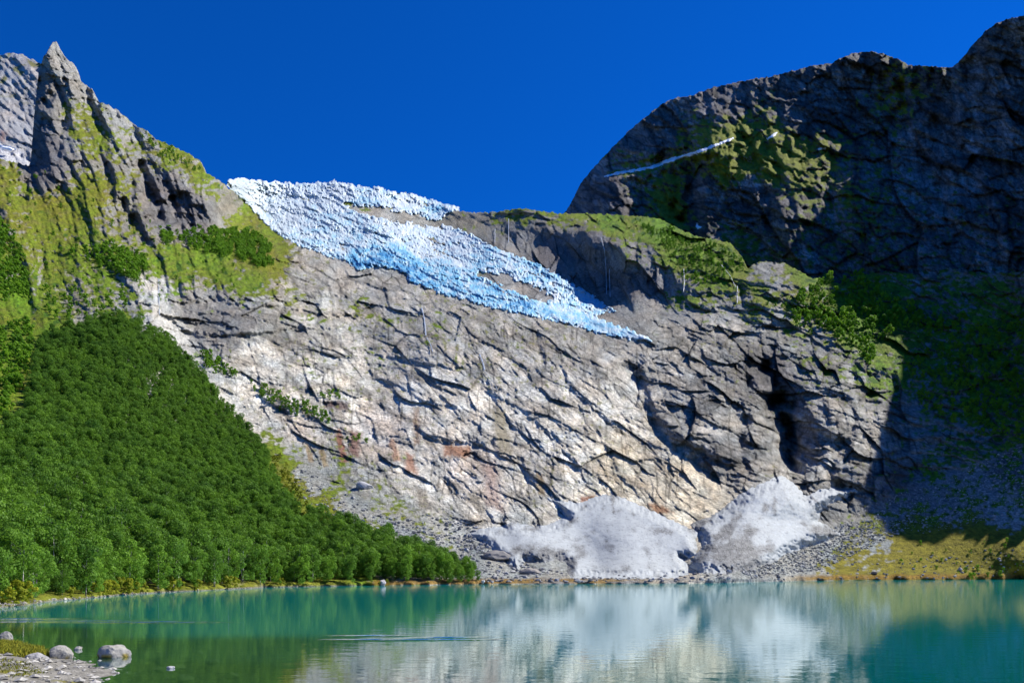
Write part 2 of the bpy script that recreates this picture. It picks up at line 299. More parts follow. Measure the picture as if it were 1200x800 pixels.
# ---- where is what
C1 = [ # px, py, tone, vegetation, greenness; tone D also paints shade into cliffs turned from the sun
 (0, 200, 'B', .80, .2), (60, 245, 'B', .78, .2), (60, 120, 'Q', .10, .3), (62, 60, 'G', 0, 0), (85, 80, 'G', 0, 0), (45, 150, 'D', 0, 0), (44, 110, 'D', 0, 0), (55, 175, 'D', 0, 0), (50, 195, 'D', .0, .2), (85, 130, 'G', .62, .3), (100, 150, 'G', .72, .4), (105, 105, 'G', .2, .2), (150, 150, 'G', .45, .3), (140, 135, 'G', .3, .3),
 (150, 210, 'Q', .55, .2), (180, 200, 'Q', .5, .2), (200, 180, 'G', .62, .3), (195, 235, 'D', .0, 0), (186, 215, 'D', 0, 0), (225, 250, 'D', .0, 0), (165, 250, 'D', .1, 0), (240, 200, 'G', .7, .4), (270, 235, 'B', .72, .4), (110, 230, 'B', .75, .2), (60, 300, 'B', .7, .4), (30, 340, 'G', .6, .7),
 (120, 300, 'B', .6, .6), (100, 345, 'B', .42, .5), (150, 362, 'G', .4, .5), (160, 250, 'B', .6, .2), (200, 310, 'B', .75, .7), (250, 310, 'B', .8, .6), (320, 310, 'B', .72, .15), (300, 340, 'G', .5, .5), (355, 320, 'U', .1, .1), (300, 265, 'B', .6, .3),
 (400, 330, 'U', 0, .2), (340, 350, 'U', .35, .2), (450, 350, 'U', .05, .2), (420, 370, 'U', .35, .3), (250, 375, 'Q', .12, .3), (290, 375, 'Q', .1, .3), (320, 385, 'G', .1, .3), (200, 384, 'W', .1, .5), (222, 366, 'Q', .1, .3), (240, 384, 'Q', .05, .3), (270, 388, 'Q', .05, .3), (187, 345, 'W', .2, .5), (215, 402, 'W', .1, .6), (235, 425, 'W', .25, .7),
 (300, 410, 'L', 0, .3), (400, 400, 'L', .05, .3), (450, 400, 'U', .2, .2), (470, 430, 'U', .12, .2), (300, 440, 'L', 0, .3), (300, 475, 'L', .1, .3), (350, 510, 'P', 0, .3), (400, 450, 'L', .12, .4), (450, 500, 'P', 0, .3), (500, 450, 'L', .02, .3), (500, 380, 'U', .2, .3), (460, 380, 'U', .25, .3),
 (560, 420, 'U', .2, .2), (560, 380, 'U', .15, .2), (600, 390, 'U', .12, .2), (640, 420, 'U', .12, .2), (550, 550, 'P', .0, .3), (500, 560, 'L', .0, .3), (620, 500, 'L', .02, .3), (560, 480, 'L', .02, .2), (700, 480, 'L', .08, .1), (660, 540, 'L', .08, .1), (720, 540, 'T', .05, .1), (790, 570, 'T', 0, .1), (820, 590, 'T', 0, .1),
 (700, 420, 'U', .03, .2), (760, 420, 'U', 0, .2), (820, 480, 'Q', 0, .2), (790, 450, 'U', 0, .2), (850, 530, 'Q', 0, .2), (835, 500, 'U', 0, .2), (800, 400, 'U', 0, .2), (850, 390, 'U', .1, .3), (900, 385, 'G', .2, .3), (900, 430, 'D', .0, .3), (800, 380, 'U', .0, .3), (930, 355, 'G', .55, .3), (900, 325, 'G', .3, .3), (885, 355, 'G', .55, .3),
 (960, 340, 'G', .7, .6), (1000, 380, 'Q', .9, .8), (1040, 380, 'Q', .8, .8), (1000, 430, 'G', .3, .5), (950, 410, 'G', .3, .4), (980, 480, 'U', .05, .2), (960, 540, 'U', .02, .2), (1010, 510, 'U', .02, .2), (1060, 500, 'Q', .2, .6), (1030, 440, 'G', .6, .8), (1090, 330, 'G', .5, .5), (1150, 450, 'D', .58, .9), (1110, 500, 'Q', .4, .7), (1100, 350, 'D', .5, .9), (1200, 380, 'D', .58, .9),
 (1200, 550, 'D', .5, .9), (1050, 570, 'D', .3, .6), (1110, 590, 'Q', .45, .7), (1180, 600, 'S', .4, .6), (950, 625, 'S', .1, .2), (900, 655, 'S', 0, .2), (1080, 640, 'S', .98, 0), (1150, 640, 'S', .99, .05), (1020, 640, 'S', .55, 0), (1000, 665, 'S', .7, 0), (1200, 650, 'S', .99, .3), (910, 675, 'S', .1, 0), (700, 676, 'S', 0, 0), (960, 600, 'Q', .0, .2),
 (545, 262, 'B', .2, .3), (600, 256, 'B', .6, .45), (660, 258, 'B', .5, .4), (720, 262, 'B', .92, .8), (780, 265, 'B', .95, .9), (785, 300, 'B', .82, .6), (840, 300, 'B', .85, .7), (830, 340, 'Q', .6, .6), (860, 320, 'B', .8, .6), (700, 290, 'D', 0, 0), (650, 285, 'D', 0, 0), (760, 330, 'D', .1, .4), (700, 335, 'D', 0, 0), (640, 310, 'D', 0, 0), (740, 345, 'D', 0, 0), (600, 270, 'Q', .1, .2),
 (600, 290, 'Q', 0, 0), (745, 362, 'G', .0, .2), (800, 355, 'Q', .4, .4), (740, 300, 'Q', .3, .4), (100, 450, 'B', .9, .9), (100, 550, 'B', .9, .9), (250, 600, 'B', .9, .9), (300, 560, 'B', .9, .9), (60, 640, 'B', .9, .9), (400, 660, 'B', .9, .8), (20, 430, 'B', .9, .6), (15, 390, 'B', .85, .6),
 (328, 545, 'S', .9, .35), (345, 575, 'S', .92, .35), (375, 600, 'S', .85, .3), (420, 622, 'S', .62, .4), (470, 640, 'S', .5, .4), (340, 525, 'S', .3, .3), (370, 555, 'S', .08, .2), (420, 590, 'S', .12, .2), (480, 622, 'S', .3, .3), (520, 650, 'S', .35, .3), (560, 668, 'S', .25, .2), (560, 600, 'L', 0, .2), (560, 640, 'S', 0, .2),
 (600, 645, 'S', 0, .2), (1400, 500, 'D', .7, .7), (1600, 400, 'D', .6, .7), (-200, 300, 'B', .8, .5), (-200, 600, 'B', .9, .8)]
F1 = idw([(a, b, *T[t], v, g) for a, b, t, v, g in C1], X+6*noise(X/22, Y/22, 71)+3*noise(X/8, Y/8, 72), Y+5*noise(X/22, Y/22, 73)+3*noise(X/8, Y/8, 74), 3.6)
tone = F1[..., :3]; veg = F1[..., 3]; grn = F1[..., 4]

# ---- character of the relief by region: flat slabs, ribs, scree, soft ground
def region(pts, soft): return ss(-soft, soft, poly_sd(X, Y, pts))
R_LEFT = region([(-300, 0), (300, 0), (330, 270), (300, 330), (150, 380), (-300, 400)], 30)
R_SLAB = region([(240, 395), (420, 390), (560, 370), (700, 400), (760, 470), (830, 560), (830, 620), (590, 640), (470, 600), (360, 540), (260, 450)], 22)
R_TERR = region([(150, 345), (420, 330), (470, 390), (240, 402), (160, 385)], 12)
R_UP = region([(280, 250), (430, 320), (760, 395), (900, 400), (900, 470), (700, 430), (430, 400), (330, 350)], 18)
R_RIGHT = region([(770, 370), (950, 400), (1060, 430), (1060, 560), (980, 610), (900, 590), (790, 560), (740, 430)], 16)
R_CLIFF = region([(520, 262), (740, 272), (810, 330), (800, 362), (700, 365), (600, 310)], 14)
R_SOFT = region([(-300, 400), (170, 385), (290, 500), (340, 590), (480, 645), (600, 672), (560, 720), (-300, 760)], 14)
R_FAN = np.clip(region([(870, 650), (980, 610), (1100, 560), (1300, 480), (1700, 500), (1700, 720), (800, 720), (800, 672)], 12)
              + region([(330, 520), (400, 580), (470, 612), (560, 660), (900, 668), (900, 720), (480, 720), (340, 600)], 7), 0, 1)
R_TOPG = region([(690, 250), (760, 252), (880, 300), (880, 350), (820, 350), (790, 330), (750, 285), (690, 272)], 10)
nearshore = ss(26, 6, bot-Y)
D = np.zeros_like(X)
D += 26*fbm(X/120, Y/95, 21, 3)*(1-R_SOFT)*(1-R_FAN)*(1-.6*R_SLAB)
# left mountain ribs: steep left sides
LF = np.zeros_like(X)
for per, s_, an in ((46, 31, 68), (21, 32, 74), (10, 33, 60)): LF += .62*strata(-X, Y, -an, per, s_, 3.5, .28)
LF += .5*strata(X, Y, 12, 12, 34, 4) + 3.0*ridged(X/26, Y/32, 35, 4)
D += LF*R_LEFT*(.6+.4*ss(.75, .25, veg))
# slabs dipping to the right
def stack(lst):
    t = np.zeros_like(X); m = np.zeros_like(X)
    for a_, ang, per, sd_, seg, sh_ in lst:
        k = np.clip(.55+1.9*fbm(X/(22+1.5*per), Y/(16+per), sd_+300, 3)-(.30 if ang > 50 else 0), 0, 1.5)
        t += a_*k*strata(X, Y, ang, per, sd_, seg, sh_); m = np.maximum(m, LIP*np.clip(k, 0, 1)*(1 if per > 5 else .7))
    return t, m
SB, mB = stack([(.13, 35, 37, 41, 5.5, .05), (.18, 30, 17, 42, 5, .08), (.28, 40, 9, 43, 4, .14), (.28, 27, 5, 40, 3, .25), (.13, 66, 16, 44, 3, .1), (.22, 58, 7, 39, 3, .2)])
SL, mL = stack([(.15, 17, 33, 46, 5, .05), (.20, 7, 15, 47, 5, .09), (.26, 22, 8, 48, 4, .15), (.28, 12, 4.5, 38, 4, .25), (.12, 68, 18, 49, 3, .1), (.2, 76, 8, 37, 3, .2)])
SB += 1.3*fbm(X/5, Y/5, 45, 3); SL += 1.2*fbm(X/5, Y/5, 50, 3)
lr = ss(400, 560, X)
D += (SB*lr+SL*(1-lr))*np.clip(R_SLAB, 0, 1)*1.15
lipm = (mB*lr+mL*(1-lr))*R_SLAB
CK = np.zeros_like(X); FT = np.zeros_like(X)
def addf(w_, amp, ang, la, lc, sd_, ck=1.0):
    global D, CK, FT
    w_ = w_*np.clip(.62+1.7*fbm(X/(18+la*.8), Y/(12+lc), sd_+60, 3), .06, 1.35)
    f, c_, t_ = facets(X, Y, ang, la, lc, sd_, .6); D += f*w_*amp; CK = np.maximum(CK, c_*w_*ck); FT += t_*w_
sl = np.clip(R_SLAB, 0, 1); bare = ss(.8, .4, veg)
addf(sl, .62, 30, 92, 30, 414, .9); addf(sl, .35, 62, 40, 15, 415, .5); addf(sl*lr, .48, 35, 30, 8.0, 401); addf(sl*lr, .46, 40, 11, 3.2, 402, .6)
addf(sl*(1-lr), .55, 14, 26, 8, 403); addf(sl*(1-lr), .6, 20, 9, 3.2, 404, .6)
D += (.5*strata(X, Y, 4, 15, 51, 5, .3)+.5*strata(X, Y, 10, 7, 52, 3, .3)+2*fbm(X/6, Y/6, 53, 3))*R_TERR
UPS, mU = stack([(.22, 31, 21, 54, 3, .08), (.3, 23, 10, 55, 3, .14), (.4, 36, 5, 36, 3, .3), (.24, 70, 12, 57, 3, .2)])
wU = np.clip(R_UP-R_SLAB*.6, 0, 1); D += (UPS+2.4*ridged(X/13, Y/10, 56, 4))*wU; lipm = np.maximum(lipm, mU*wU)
RTS, mR = stack([(.34, 26, 28, 58, 2.2, .09), (.36, 14, 13, 59, 2.4, .13), (.45, 22, 6, 35, 3, .3), (.25, 82, 24, 61, 3, .1), (.3, 74, 9, 34, 3, .25)])
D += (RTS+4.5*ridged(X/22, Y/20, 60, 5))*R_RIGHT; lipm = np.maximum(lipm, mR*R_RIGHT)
D += (.30*strata(-X, Y, -64, 44, 62, 4, .3)+.16*strata(-X, Y, -84, 13, 63, 4, .3)+2*ridged(X/14, Y/30, 64, 4))*R_CLIFF
rest = np.clip(1-R_LEFT-R_SLAB-R_TERR-R_UP-R_RIGHT-R_CLIFF-R_SOFT-R_FAN, 0, 1)
D += (.42*strata(X, Y, 6, 16, 65, 4, .28)+.42*strata(X, Y, 12, 8, 66, 3, .3)+3.0*ridged(X/20, Y/14, 67, 4))*rest
D += 1.1*fbm(X/3.2, Y/3.2, 68, 2)*(1-R_SOFT)*(1-R_FAN)
FANN = 1.5*fbm(X/9, Y/5, 69, 4)+1.1*ridged(X/3.2, Y/2.2, 70, 2)
D += FANN*R_FAN*(1-nearshore)*.9
D += 3*fbm(X/60, Y/40, 75, 3)*R_SOFT*(1-nearshore)
wU_ = np.clip(R_UP+R_RIGHT+R_TERR+rest-sl, 0, 1)*(1-R_FAN)*(1-R_SOFT)
addf(R_RIGHT, 1.15, 60, 62, 30, 416, 1.); addf(wU_, .8, 16, 52, 20, 417, .8); addf(wU_, .75, 22, 20, 9, 405); addf(wU_, .75, 14, 8, 3.6, 406, .6)
addf(np.clip(R_CLIFF-sl, 0, 1), 1.0, 58, 44, 20, 418); addf(np.clip(R_CLIFF-sl, 0, 1), .8, 72, 20, 8, 407)
lw = R_LEFT*(.35+.65*bare); addf(lw, .75, 62, 17, 8, 408, .8); addf(lw, .8, 50, 7, 3.4, 409, .6)
# named features traced from the wall
def ft(pts, kind, A, w_, L=20, rough=1.0, ends=True): feature(D, X, Y, xs, ys, pts, kind, A, w_, L, rough, ends)
for pts, A, w_, L in [
 # left-facing buttress sides of the left mountain (travel upward: the left is on the right-hand side reversed)
 ([(60, 196), (55, 160), (60, 120), (58, 90), (62, 50)], -1, 0, 0)]: pass
def leftface(pts, A, w_, L): ft(pts, 'edge', A, w_, L)       # travel downward in the picture: right-hand side is the left one
leftface([(63, 46), (60, 80), (68, 112), (60, 145), (56, 170), (60, 205)], 85, 26, 60)
leftface([(82, 70), (80, 95), (92, 120), (80, 150), (72, 205)], 12, 8, 22)
leftface([(168, 178), (180, 200), (188, 222), (198, 240), (203, 262)], 44, 14, 20)
leftface([(214, 222), (222, 240), (236, 268)], 44, 16, 18)
leftface([(98, 184), (103, 200), (112, 214)], 16, 6, 12)
leftface([(126, 186), (134, 200), (141, 218)], 17, 7, 12)
leftface([(150, 225), (158, 245), (172, 268)], 28, 10, 14)
leftface([(34, 206), (37, 222), (34, 238)], 13, 4, 14)
leftface([(73, 214), (80, 228), (88, 240)], 13, 6, 12)
leftface([(235, 232), (246, 250), (262, 276)], 10, 6, 14)
leftface([(118, 140), (124, 160), (120, 178)], 8, 5, 14)
ft([(52, 300), (50, 318), (48, 338)], 'gully', 10, 3.5)
ft([(180, 285), (187, 305), (186, 330), (188, 372)], 'gully', 8, 4)
# overhanging bands (travel leftward: right-hand side is above; travel rightward: right-hand side is below)
def lip(pts, A, w_, L): ft(pts, 'edge', A, w_, L)
lip([(195, 366), (215, 383), (250, 390), (300, 389), (340, 382), (352, 374)], 14, 6, 14)
lip([(205, 355), (250, 350), (300, 358), (345, 352)], 8, 4, 10)
lip([(485, 494), (500, 508), (530, 515), (562, 518), (580, 511)], 17, 7, 13)
lip([(427, 412), (469, 419), (496, 424), (531, 430), (562, 422)], 8, 3.5, 10)
lip([(363, 396), (376, 409), (405, 423)], 8, 3.5, 10)
lip([(376, 470), (390, 468), (408, 471)], 11, 7, 8)
lip([(514, 549), (541, 576), (571, 596), (581, 609), (605, 616)], 9, 4, 9)
lip([(570, 440), (581, 468), (605, 501), (608, 525)], 9, 4, 10)
lip([(645, 500), (670, 535), (683, 555)], 7, 3, 9)
lip([(696, 495), (716, 528), (730, 559), (760, 589)], 9, 4, 10)
lip([(656, 420), (672, 455), (700, 480), (722, 500)], 8, 4, 10)
lip([(560, 452), (600, 470), (640, 500), (660, 540)], 7, 3.5, 10)
lip([(300, 462), (340, 482), (396, 494)], 8, 4, 10)
lip([(430, 440), (470, 452), (500, 470), (545, 476)], 7, 3, 10)
ft([(628, 385), (630, 405), (638, 432)], 'gully', 14, 4)
ft([(728, 416), (750, 444), (760, 481), (777, 511), (794, 525), (818, 547), (845, 562), (872, 572)], 'gully', 24, 6.5)
lip([(728, 416), (752, 446), (763, 481), (780, 508)], 12, 6, 14)
ft([(805, 396), (821, 420), (838, 437), (866, 452)], 'gully', 16, 5)
lip([(790, 512), (822, 520), (850, 538), (872, 540)], 22, 9, 12)
ft([(605, 533), (615, 558), (624, 576)], 'gully', 12, 5)
lip([(876, 408), (905, 412), (944, 409)], 20, 20, 16)
lip([(962, 426), (1000, 424), (1040, 430)], 8, 8, 14)
ft([(898, 452), (915, 480), (924, 510), (928, 560), (925, 575)], 'gully', 60, 17)
ft([(888, 412), (902, 440), (918, 482), (927, 510), (930, 562)], 'gully', 60, 7)
lip([(868, 420), (890, 452), (915, 462)], 18, 8, 16)
leftface([(937, 450), (936, 500), (932, 562)], 34, 9, 16)
leftface([(893, 440), (880, 470), (886, 500), (875, 530)], 26, 12, 14)
leftface([(1036, 430), (1030, 470), (1010, 500), (990, 560)], 18, 10, 20)
ft([(845, 455), (862, 480), (872, 520), (870, 560)], 'gully', 20, 6)
lip([(955, 455), (990, 462), (1035, 470)], 12, 5, 14)
lip([(945, 500), (985, 512), (1030, 505)], 12, 5, 14)
ft([(985, 520), (972, 560), (1010, 590)], 'gully', 14, 6)
lip([(955, 575), (985, 560), (1030, 590)], 14, 10, 14)
leftface([(712, 265), (716, 290), (722, 345)], 12, 9, 20)
leftface([(850, 296), (862, 315), (872, 345)], -8, 5, 14)
ft([(836, 292), (850, 312), (868, 340), (872, 362)], 'gully', 12, 4)
leftface([(800, 330), (806, 350), (800, 366)], 9, 6, 14)
lip([(590, 316), (620, 318), (645, 335)], 8, 5, 12)
ft([(520, 244), (540, 262), (556, 270)], 'gully', -10, 9)
sub = region([(260, 200), (440, 225), (560, 262), (740, 375), (800, 412), (740, 400), (520, 345), (430, 318), (300, 262)], 12)   # bed under the ice is smoother
D = D*(1-.45*sub)
off = ss(1225, 1290, X); D += off*(75*fbm(X/46, Y/34, 261, 4)+12*ridged(X/30, Y/24, 262, 3))  # out-of-frame relief roughened to break up the edge of its cast shadow
Dm = np.exp(LB)*(1+D/F)
foot = ss(14, 0, bot-Y); Dm = Dm*(1-foot)+shoreY(np.maximum(bot, 674)+0*Y)*foot          # meet the waterline exactly
Pm = positions(X, Y, Dm, top[None], bot[None])
Pm[..., 2] -= .5*(Y >= bot[None]-.01)
Nm = normals(Pm)
# ---- colours (albedo, with shade painted into the cliffs turned from the sun)
def rockcol(tone, X, Y, s):
    v = 1+.30*fbm(X/34, Y/34, s, 3)+.30*fbm(X/5, Y/5, s+1, 3)
    c = tone*np.clip(v, .35, 1.7)[..., None]
    warm = fbm(X/26, Y/18, s+2, 3)[..., None]
    return c*(1+warm*np.array((.14, .0, -.14)))
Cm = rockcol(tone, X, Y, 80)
crack = ss(.80, .98, ridged((X*.83+Y*.56)/30+.3*noise(X/9, Y/9, 91), (-X*.56+Y*.83)/8, 90, 3))*(1-R_FAN)
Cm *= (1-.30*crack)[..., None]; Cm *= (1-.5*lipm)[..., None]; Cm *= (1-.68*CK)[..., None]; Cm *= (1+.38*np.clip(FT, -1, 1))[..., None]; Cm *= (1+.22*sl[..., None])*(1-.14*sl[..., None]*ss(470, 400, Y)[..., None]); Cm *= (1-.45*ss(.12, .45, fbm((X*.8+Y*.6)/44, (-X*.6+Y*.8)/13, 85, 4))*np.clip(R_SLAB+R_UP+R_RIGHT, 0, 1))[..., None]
slabv = (noise(X/26, Y/15, 87)+.8*noise((X*.83+Y*.56)/13, (-X*.56+Y*.83)/6, 88)); Cm *= (1+.22*slabv*np.clip(R_SLAB+R_UP+R_RIGHT, 0, 1))[..., None]
st = ss(.18, .5, fbm(X/3.6+.7*noise(X/20, Y/26, 92), Y/46, 93, 3)+.20*fbm(X/50, Y/40, 94, 2))
stw = np.clip(R_SLAB+.6*R_RIGHT+.6*R_UP, 0, 1)
Cm *= (1-.55*st*stw)[..., None]
st2 = ss(.25, .6, fbm(X/4.5+.6*noise(X/16, Y/20, 96), Y/40, 95, 2))*np.clip(R_SLAB+R_CLIFF, 0, 1)
Cm = Cm*(1+.16*st2)[..., None]
for pts, cc, sf in [([(392, 503), (399, 503), (408, 540), (400, 545)], (.26, .09, .045), 2), ([(476, 530), (484, 533), (490, 556), (474, 552)], (.36, .17, .10), 3), ([(520, 521), (552, 523), (549, 536), (520, 534)], (.36, .17, .09), 3),
        ([(356, 518), (362, 518), (368, 540), (362, 540)], (.36, .26, .14), 1.5), ([(373, 525), (381, 527), (385, 546), (379, 548)], (.30, .22, .11), 1.5), ([(455, 515), (462, 515), (470, 540), (462, 540)], (.42, .24, .15), 2.5), ([(484, 478), (490, 478), (492, 520), (486, 520)], (.30, .2, .13), 3),
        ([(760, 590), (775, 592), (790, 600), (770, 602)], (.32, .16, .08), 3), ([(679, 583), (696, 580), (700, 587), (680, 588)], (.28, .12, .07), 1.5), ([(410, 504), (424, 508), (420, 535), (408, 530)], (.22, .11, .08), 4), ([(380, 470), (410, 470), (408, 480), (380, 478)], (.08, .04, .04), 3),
        ([(628, 554), (636, 556), (638, 580), (630, 578)], (.22, .15, .07), 2), ([(566, 545), (580, 540), (590, 600), (570, 590)], (.42, .30, .24), 6), ([(575, 480), (592, 480), (600, 530), (585, 535)], (.30, .26, .17), 4), ([(488, 570), (500, 575), (505, 598), (490, 595)], (.24, .21, .16), 3),
        ([(545, 575), (556, 578), (572, 600), (560, 600)], (.27, .24, .18), 3)]:
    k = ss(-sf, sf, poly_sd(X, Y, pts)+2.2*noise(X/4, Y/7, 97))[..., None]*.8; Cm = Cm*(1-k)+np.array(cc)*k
# loose white rock in the stream gully above the forest
for pts in ([(186, 325), (194, 325), (192, 372), (184, 372)], [(165, 368), (200, 366), (215, 398), (240, 432), (226, 428), (200, 400)], [(260, 462), (272, 462), (310, 500), (340, 528), (330, 530), (300, 508)]):
    k = ss(-1, 4, poly_sd(X, Y, pts)+4*noise(X/5, Y/5, 98))[..., None]*.6; Cm = Cm*(1-k)+np.array((.54, .53, .49))*k*np.clip(1+.5*noise(X/3, Y/3, 99), .4, 1.5)[..., None]
up = Nm[..., 2]
gn = fbm(X/9, Y/5.5, 101, 4); gn2 = fbm(X/38, Y/26, 102, 3)
gm = ss(-.06, .10, (veg-.52)+.62*gn*(1-np.abs(veg-.5)*.9)+.30*gn2+.55*(up-.55)*(1-R_SOFT-R_FAN*.8).clip(0, 1)-.9*(veg < .02))
gk = np.clip(grn+.55*gn2+.3*gn, 0, 1)[..., None]
Gc = (GRASS_Y*(1-gk)+GRASS_G*gk)*np.clip(1+.75*fbm(X/4, Y/3.2, 103, 3), .3, 1.8)[..., None]
brn = ss(-.05, .35, fbm(X/11, Y/6, 104, 4))[..., None]*.5*(1-gk); Gc = Gc*(1-brn)+np.array((.16, .13, .055))*brn
shr = ss(.12, .30, fbm(X/12, Y/9, 105, 4)+.5*(grn-.72))[..., None]*.85; Gc = Gc*(1-shr)+SHRUB*shr
ygz = ss(-8, 10, poly_sd(X, Y, [(880, 690), (890, 672), (960, 660), (1040, 630), (1110, 612), (1210, 620), (1700, 600), (1700, 700)]))[..., None]
yc = np.array((.20, .175, .014))*np.clip(1+.55*fbm(X/14, Y/4, 106, 4), .4, 1.6)[..., None]; Gc = Gc*(1-ygz)+yc*ygz
moss = ss(.30, .52, fbm(X/7, Y/5, 107, 3)+.35*(up-.6))*ss(.01, .1, veg)*np.clip(R_SLAB+R_UP+R_RIGHT, 0, 1)*.7
gm = np.clip(np.maximum(gm, moss), 0, 1)[..., None]
Cm = Cm*(1-gm)+Gc*gm
# talus: individual stones light and dark
fanv = (noise(X/1.9, Y/1.3, 110)+.6*noise(X/4.5, Y/3, 111)); Cm *= (1+.42*fanv*R_FAN*(1-gm[..., 0]))[..., None]
# shore strips
sh = bot[None]-Y
ora = (ss(0, 1, sh)*ss(8, 4.5, sh+1.5*noise(X/14, Y/2, 112))*np.clip(ss(425, 445, X)*ss(812, 690, X)+ss(905, 960, X), 0, 1))[..., None]*.9
Cm = Cm*(1-ora)+np.array((.25, .145, .02))*np.clip(1+.5*noise(X/6, Y/2, 113), .5, 1.5)[..., None]*ora
yel = (ss(0, 1.5, sh)*ss(16, 8, sh)*ss(440, 380, X))[..., None]*.8
Cm = Cm*(1-yel)+np.array((.20, .20, .02))*np.clip(1+.5*noise(X/6, Y/2, 114), .5, 1.5)[..., None]*yel
peb = (ss(1.7, .7, sh+.9*noise(X/9, Y/9, 118))*ss(440, 400, X))[..., None]; Cm = Cm*(1-peb)+np.array((.21, .195, .16))*(1+.5*noise(X/2, Y, 115))[..., None]*peb
beach = (ss(8, 4, sh)*ss(600, 660, X)*ss(920, 860, X)*ss(-.2, .25, noise(X/30, Y/3, 116)))[..., None]*.8; Cm = Cm*(1-beach)+np.array((.24, .25, .25))*beach
# ---- split into its landforms
inside = (Y > top[None]-16) & (Y < bot[None]+STEP*.5)
q, fk = grid_faces(inside, X.shape)
fx = (X[:-1, :-1]+4*noise(X[:-1, :-1]/9, Y[:-1, :-1]/9, 120)); fy = (Y[:-1, :-1]+4*noise(X[:-1, :-1]/9, Y[:-1, :-1]/9, 121))
def inp(pts): return poly_sd(fx, fy, pts) > 0
FOREST = [(-240, 535), (-60, 530), (5, 516), (25, 494), (40, 450), (47, 408), (62, 392), (95, 386), (120, 374), (165, 380), (195, 402), (235, 440), (262, 474), (290, 506), (310, 530), (318, 556), (335, 592), (350, 612),
          (400, 622), (450, 640), (500, 657), (545, 668), (566, 682), (500, 683.2), (400, 684), (310, 686), (250, 688.5), (180, 692), (140, 694.5), (100, 698.5), (50, 702), (0, 706), (-60, 714), (-240, 722)]
seg = np.full(fx.shape, 0)
seg[inp([(-300, 400), (150, 378), (250, 450), (330, 560), (345, 612), (600, 690), (-300, 800)])] = 1
seg[inp([(-300, 0), (262, 0), (290, 240), (400, 330), (330, 352), (215, 350), (150, 378), (-300, 400)])] = 2
seg[inp([(505, 200), (880, 200), (885, 320), (880, 362), (745, 364), (600, 305), (505, 262)])] = 3
seg[inp([(870, 655), (930, 640), (1000, 607), (1100, 545), (1220, 500), (1700, 480), (1700, 720), (800, 720), (820, 680)])] = 4
seg[inp([(318, 515), (400, 575), (450, 600), (560, 660), (820, 676), (820, 720), (560, 720), (345, 612)])] = 5
for k, (nm, lab) in enumerate([('rock_wall', 'pale glacier-polished rock wall of cracked grey slabs above the lake'), ('forest_hillside', 'ground of the steep hillside under the birch forest'),
     ('mountain', 'grassy left mountain with a pointed rock spire'), ('rock_shoulder', 'dark cliff with a bright green grassy top right of the glacier'), ('talus_slope', 'grey talus and yellow grass slope along the right shore'), ('scree_fan', 'grey scree fan with green strips beside the forest')]):
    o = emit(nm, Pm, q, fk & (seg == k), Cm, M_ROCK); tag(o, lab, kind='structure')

def sampM(px, py): return bilin(xs, ys, Dm, np.asarray(px, float), np.asarray(py, float))

# ---- far grey peak at the left edge
def small_sheet(name, xs2, ys2, toppts, ctl2, dfun, cfun, mat, lab, jit=1.5):
    x, y = np.meshgrid(xs2, ys2); a, b = zip(*toppts)
    tp = np.interp(xs2, a, b)+jit*(noise(xs2/6, xs2*0, 131)+.6*noise(xs2/2.3, xs2*0, 132))
    lb = tps([(i, j) for i, j, k in ctl2], [math.log(k) for i, j, k in ctl2], x, y)
    d = dfun(x, y); dd = np.exp(lb)*(1+d/F); P = positions(x, y, dd, tp[None], np.full(len(xs2), 1e4)[None])
    N = normals(P); c = cfun(x, y, N)
    q_, f_ = grid_faces(y > tp[None]-16, x.shape); o = emit(name, P, q_, f_, c, mat); tag(o, lab, kind='structure')
    return xs2, ys2, dd
def fp_d(x, y): return 14*fbm(x/50, y/40, 141, 3)+.8*facets(x, y, 40, 16, 7, 421)[0]+.7*facets(x, y, 30, 7, 3.2, 422)[0]+.5*strata(x, y, 28, 16, 142, 4)+.5*strata(x, y, 60, 9, 143, 3)+2*fbm(x/6, y/6, 144, 3)
def fp_c(x, y, N):
    c = rockcol(np.ones(x.shape+(3,))*np.array((.34, .335, .33)), x, y, 145)
    g = (ss(.1, .35, fbm(x/14, y/9, 146, 3))*ss(140, 90, y)*.8)[..., None]; c = c*(1-g)+GRASS_Y*.9*g
    wv = ss(-4, 6, poly_sd(x, y, [(-60, 160), (5, 168), (30, 178), (40, 205), (-60, 205)])+4*noise(x/7, y/7, 147))[..., None]; c = c*(1-wv)+np.array((.55, .55, .56))*wv
    r = ss(-3, 4, poly_sd(x, y, [(0, 152), (8, 154), (6, 168), (0, 166)])+2*noise(x/4, y/4, 148))[..., None]; return c*(1-r*.7)+np.array((.25, .14, .12))*r*.7
small_sheet('far_peak', np.arange(-120, 62, 1.3), np.arange(40, 225, 1.3), [(-120, 120), (-60, 90), (-20, 70), (0, 64), (12, 62), (24, 63), (34, 68), (42, 72), (62, 80)],
  [(-120, 120, 1500), (0, 66, 1750), (50, 75, 1700), (0, 140, 1450), (50, 140, 1500), (0, 220, 1150), (60, 220, 1200), (-120, 220, 1000)], fp_d, fp_c, M_ROCK, 'far grey rock peak behind the spire at the left edge')

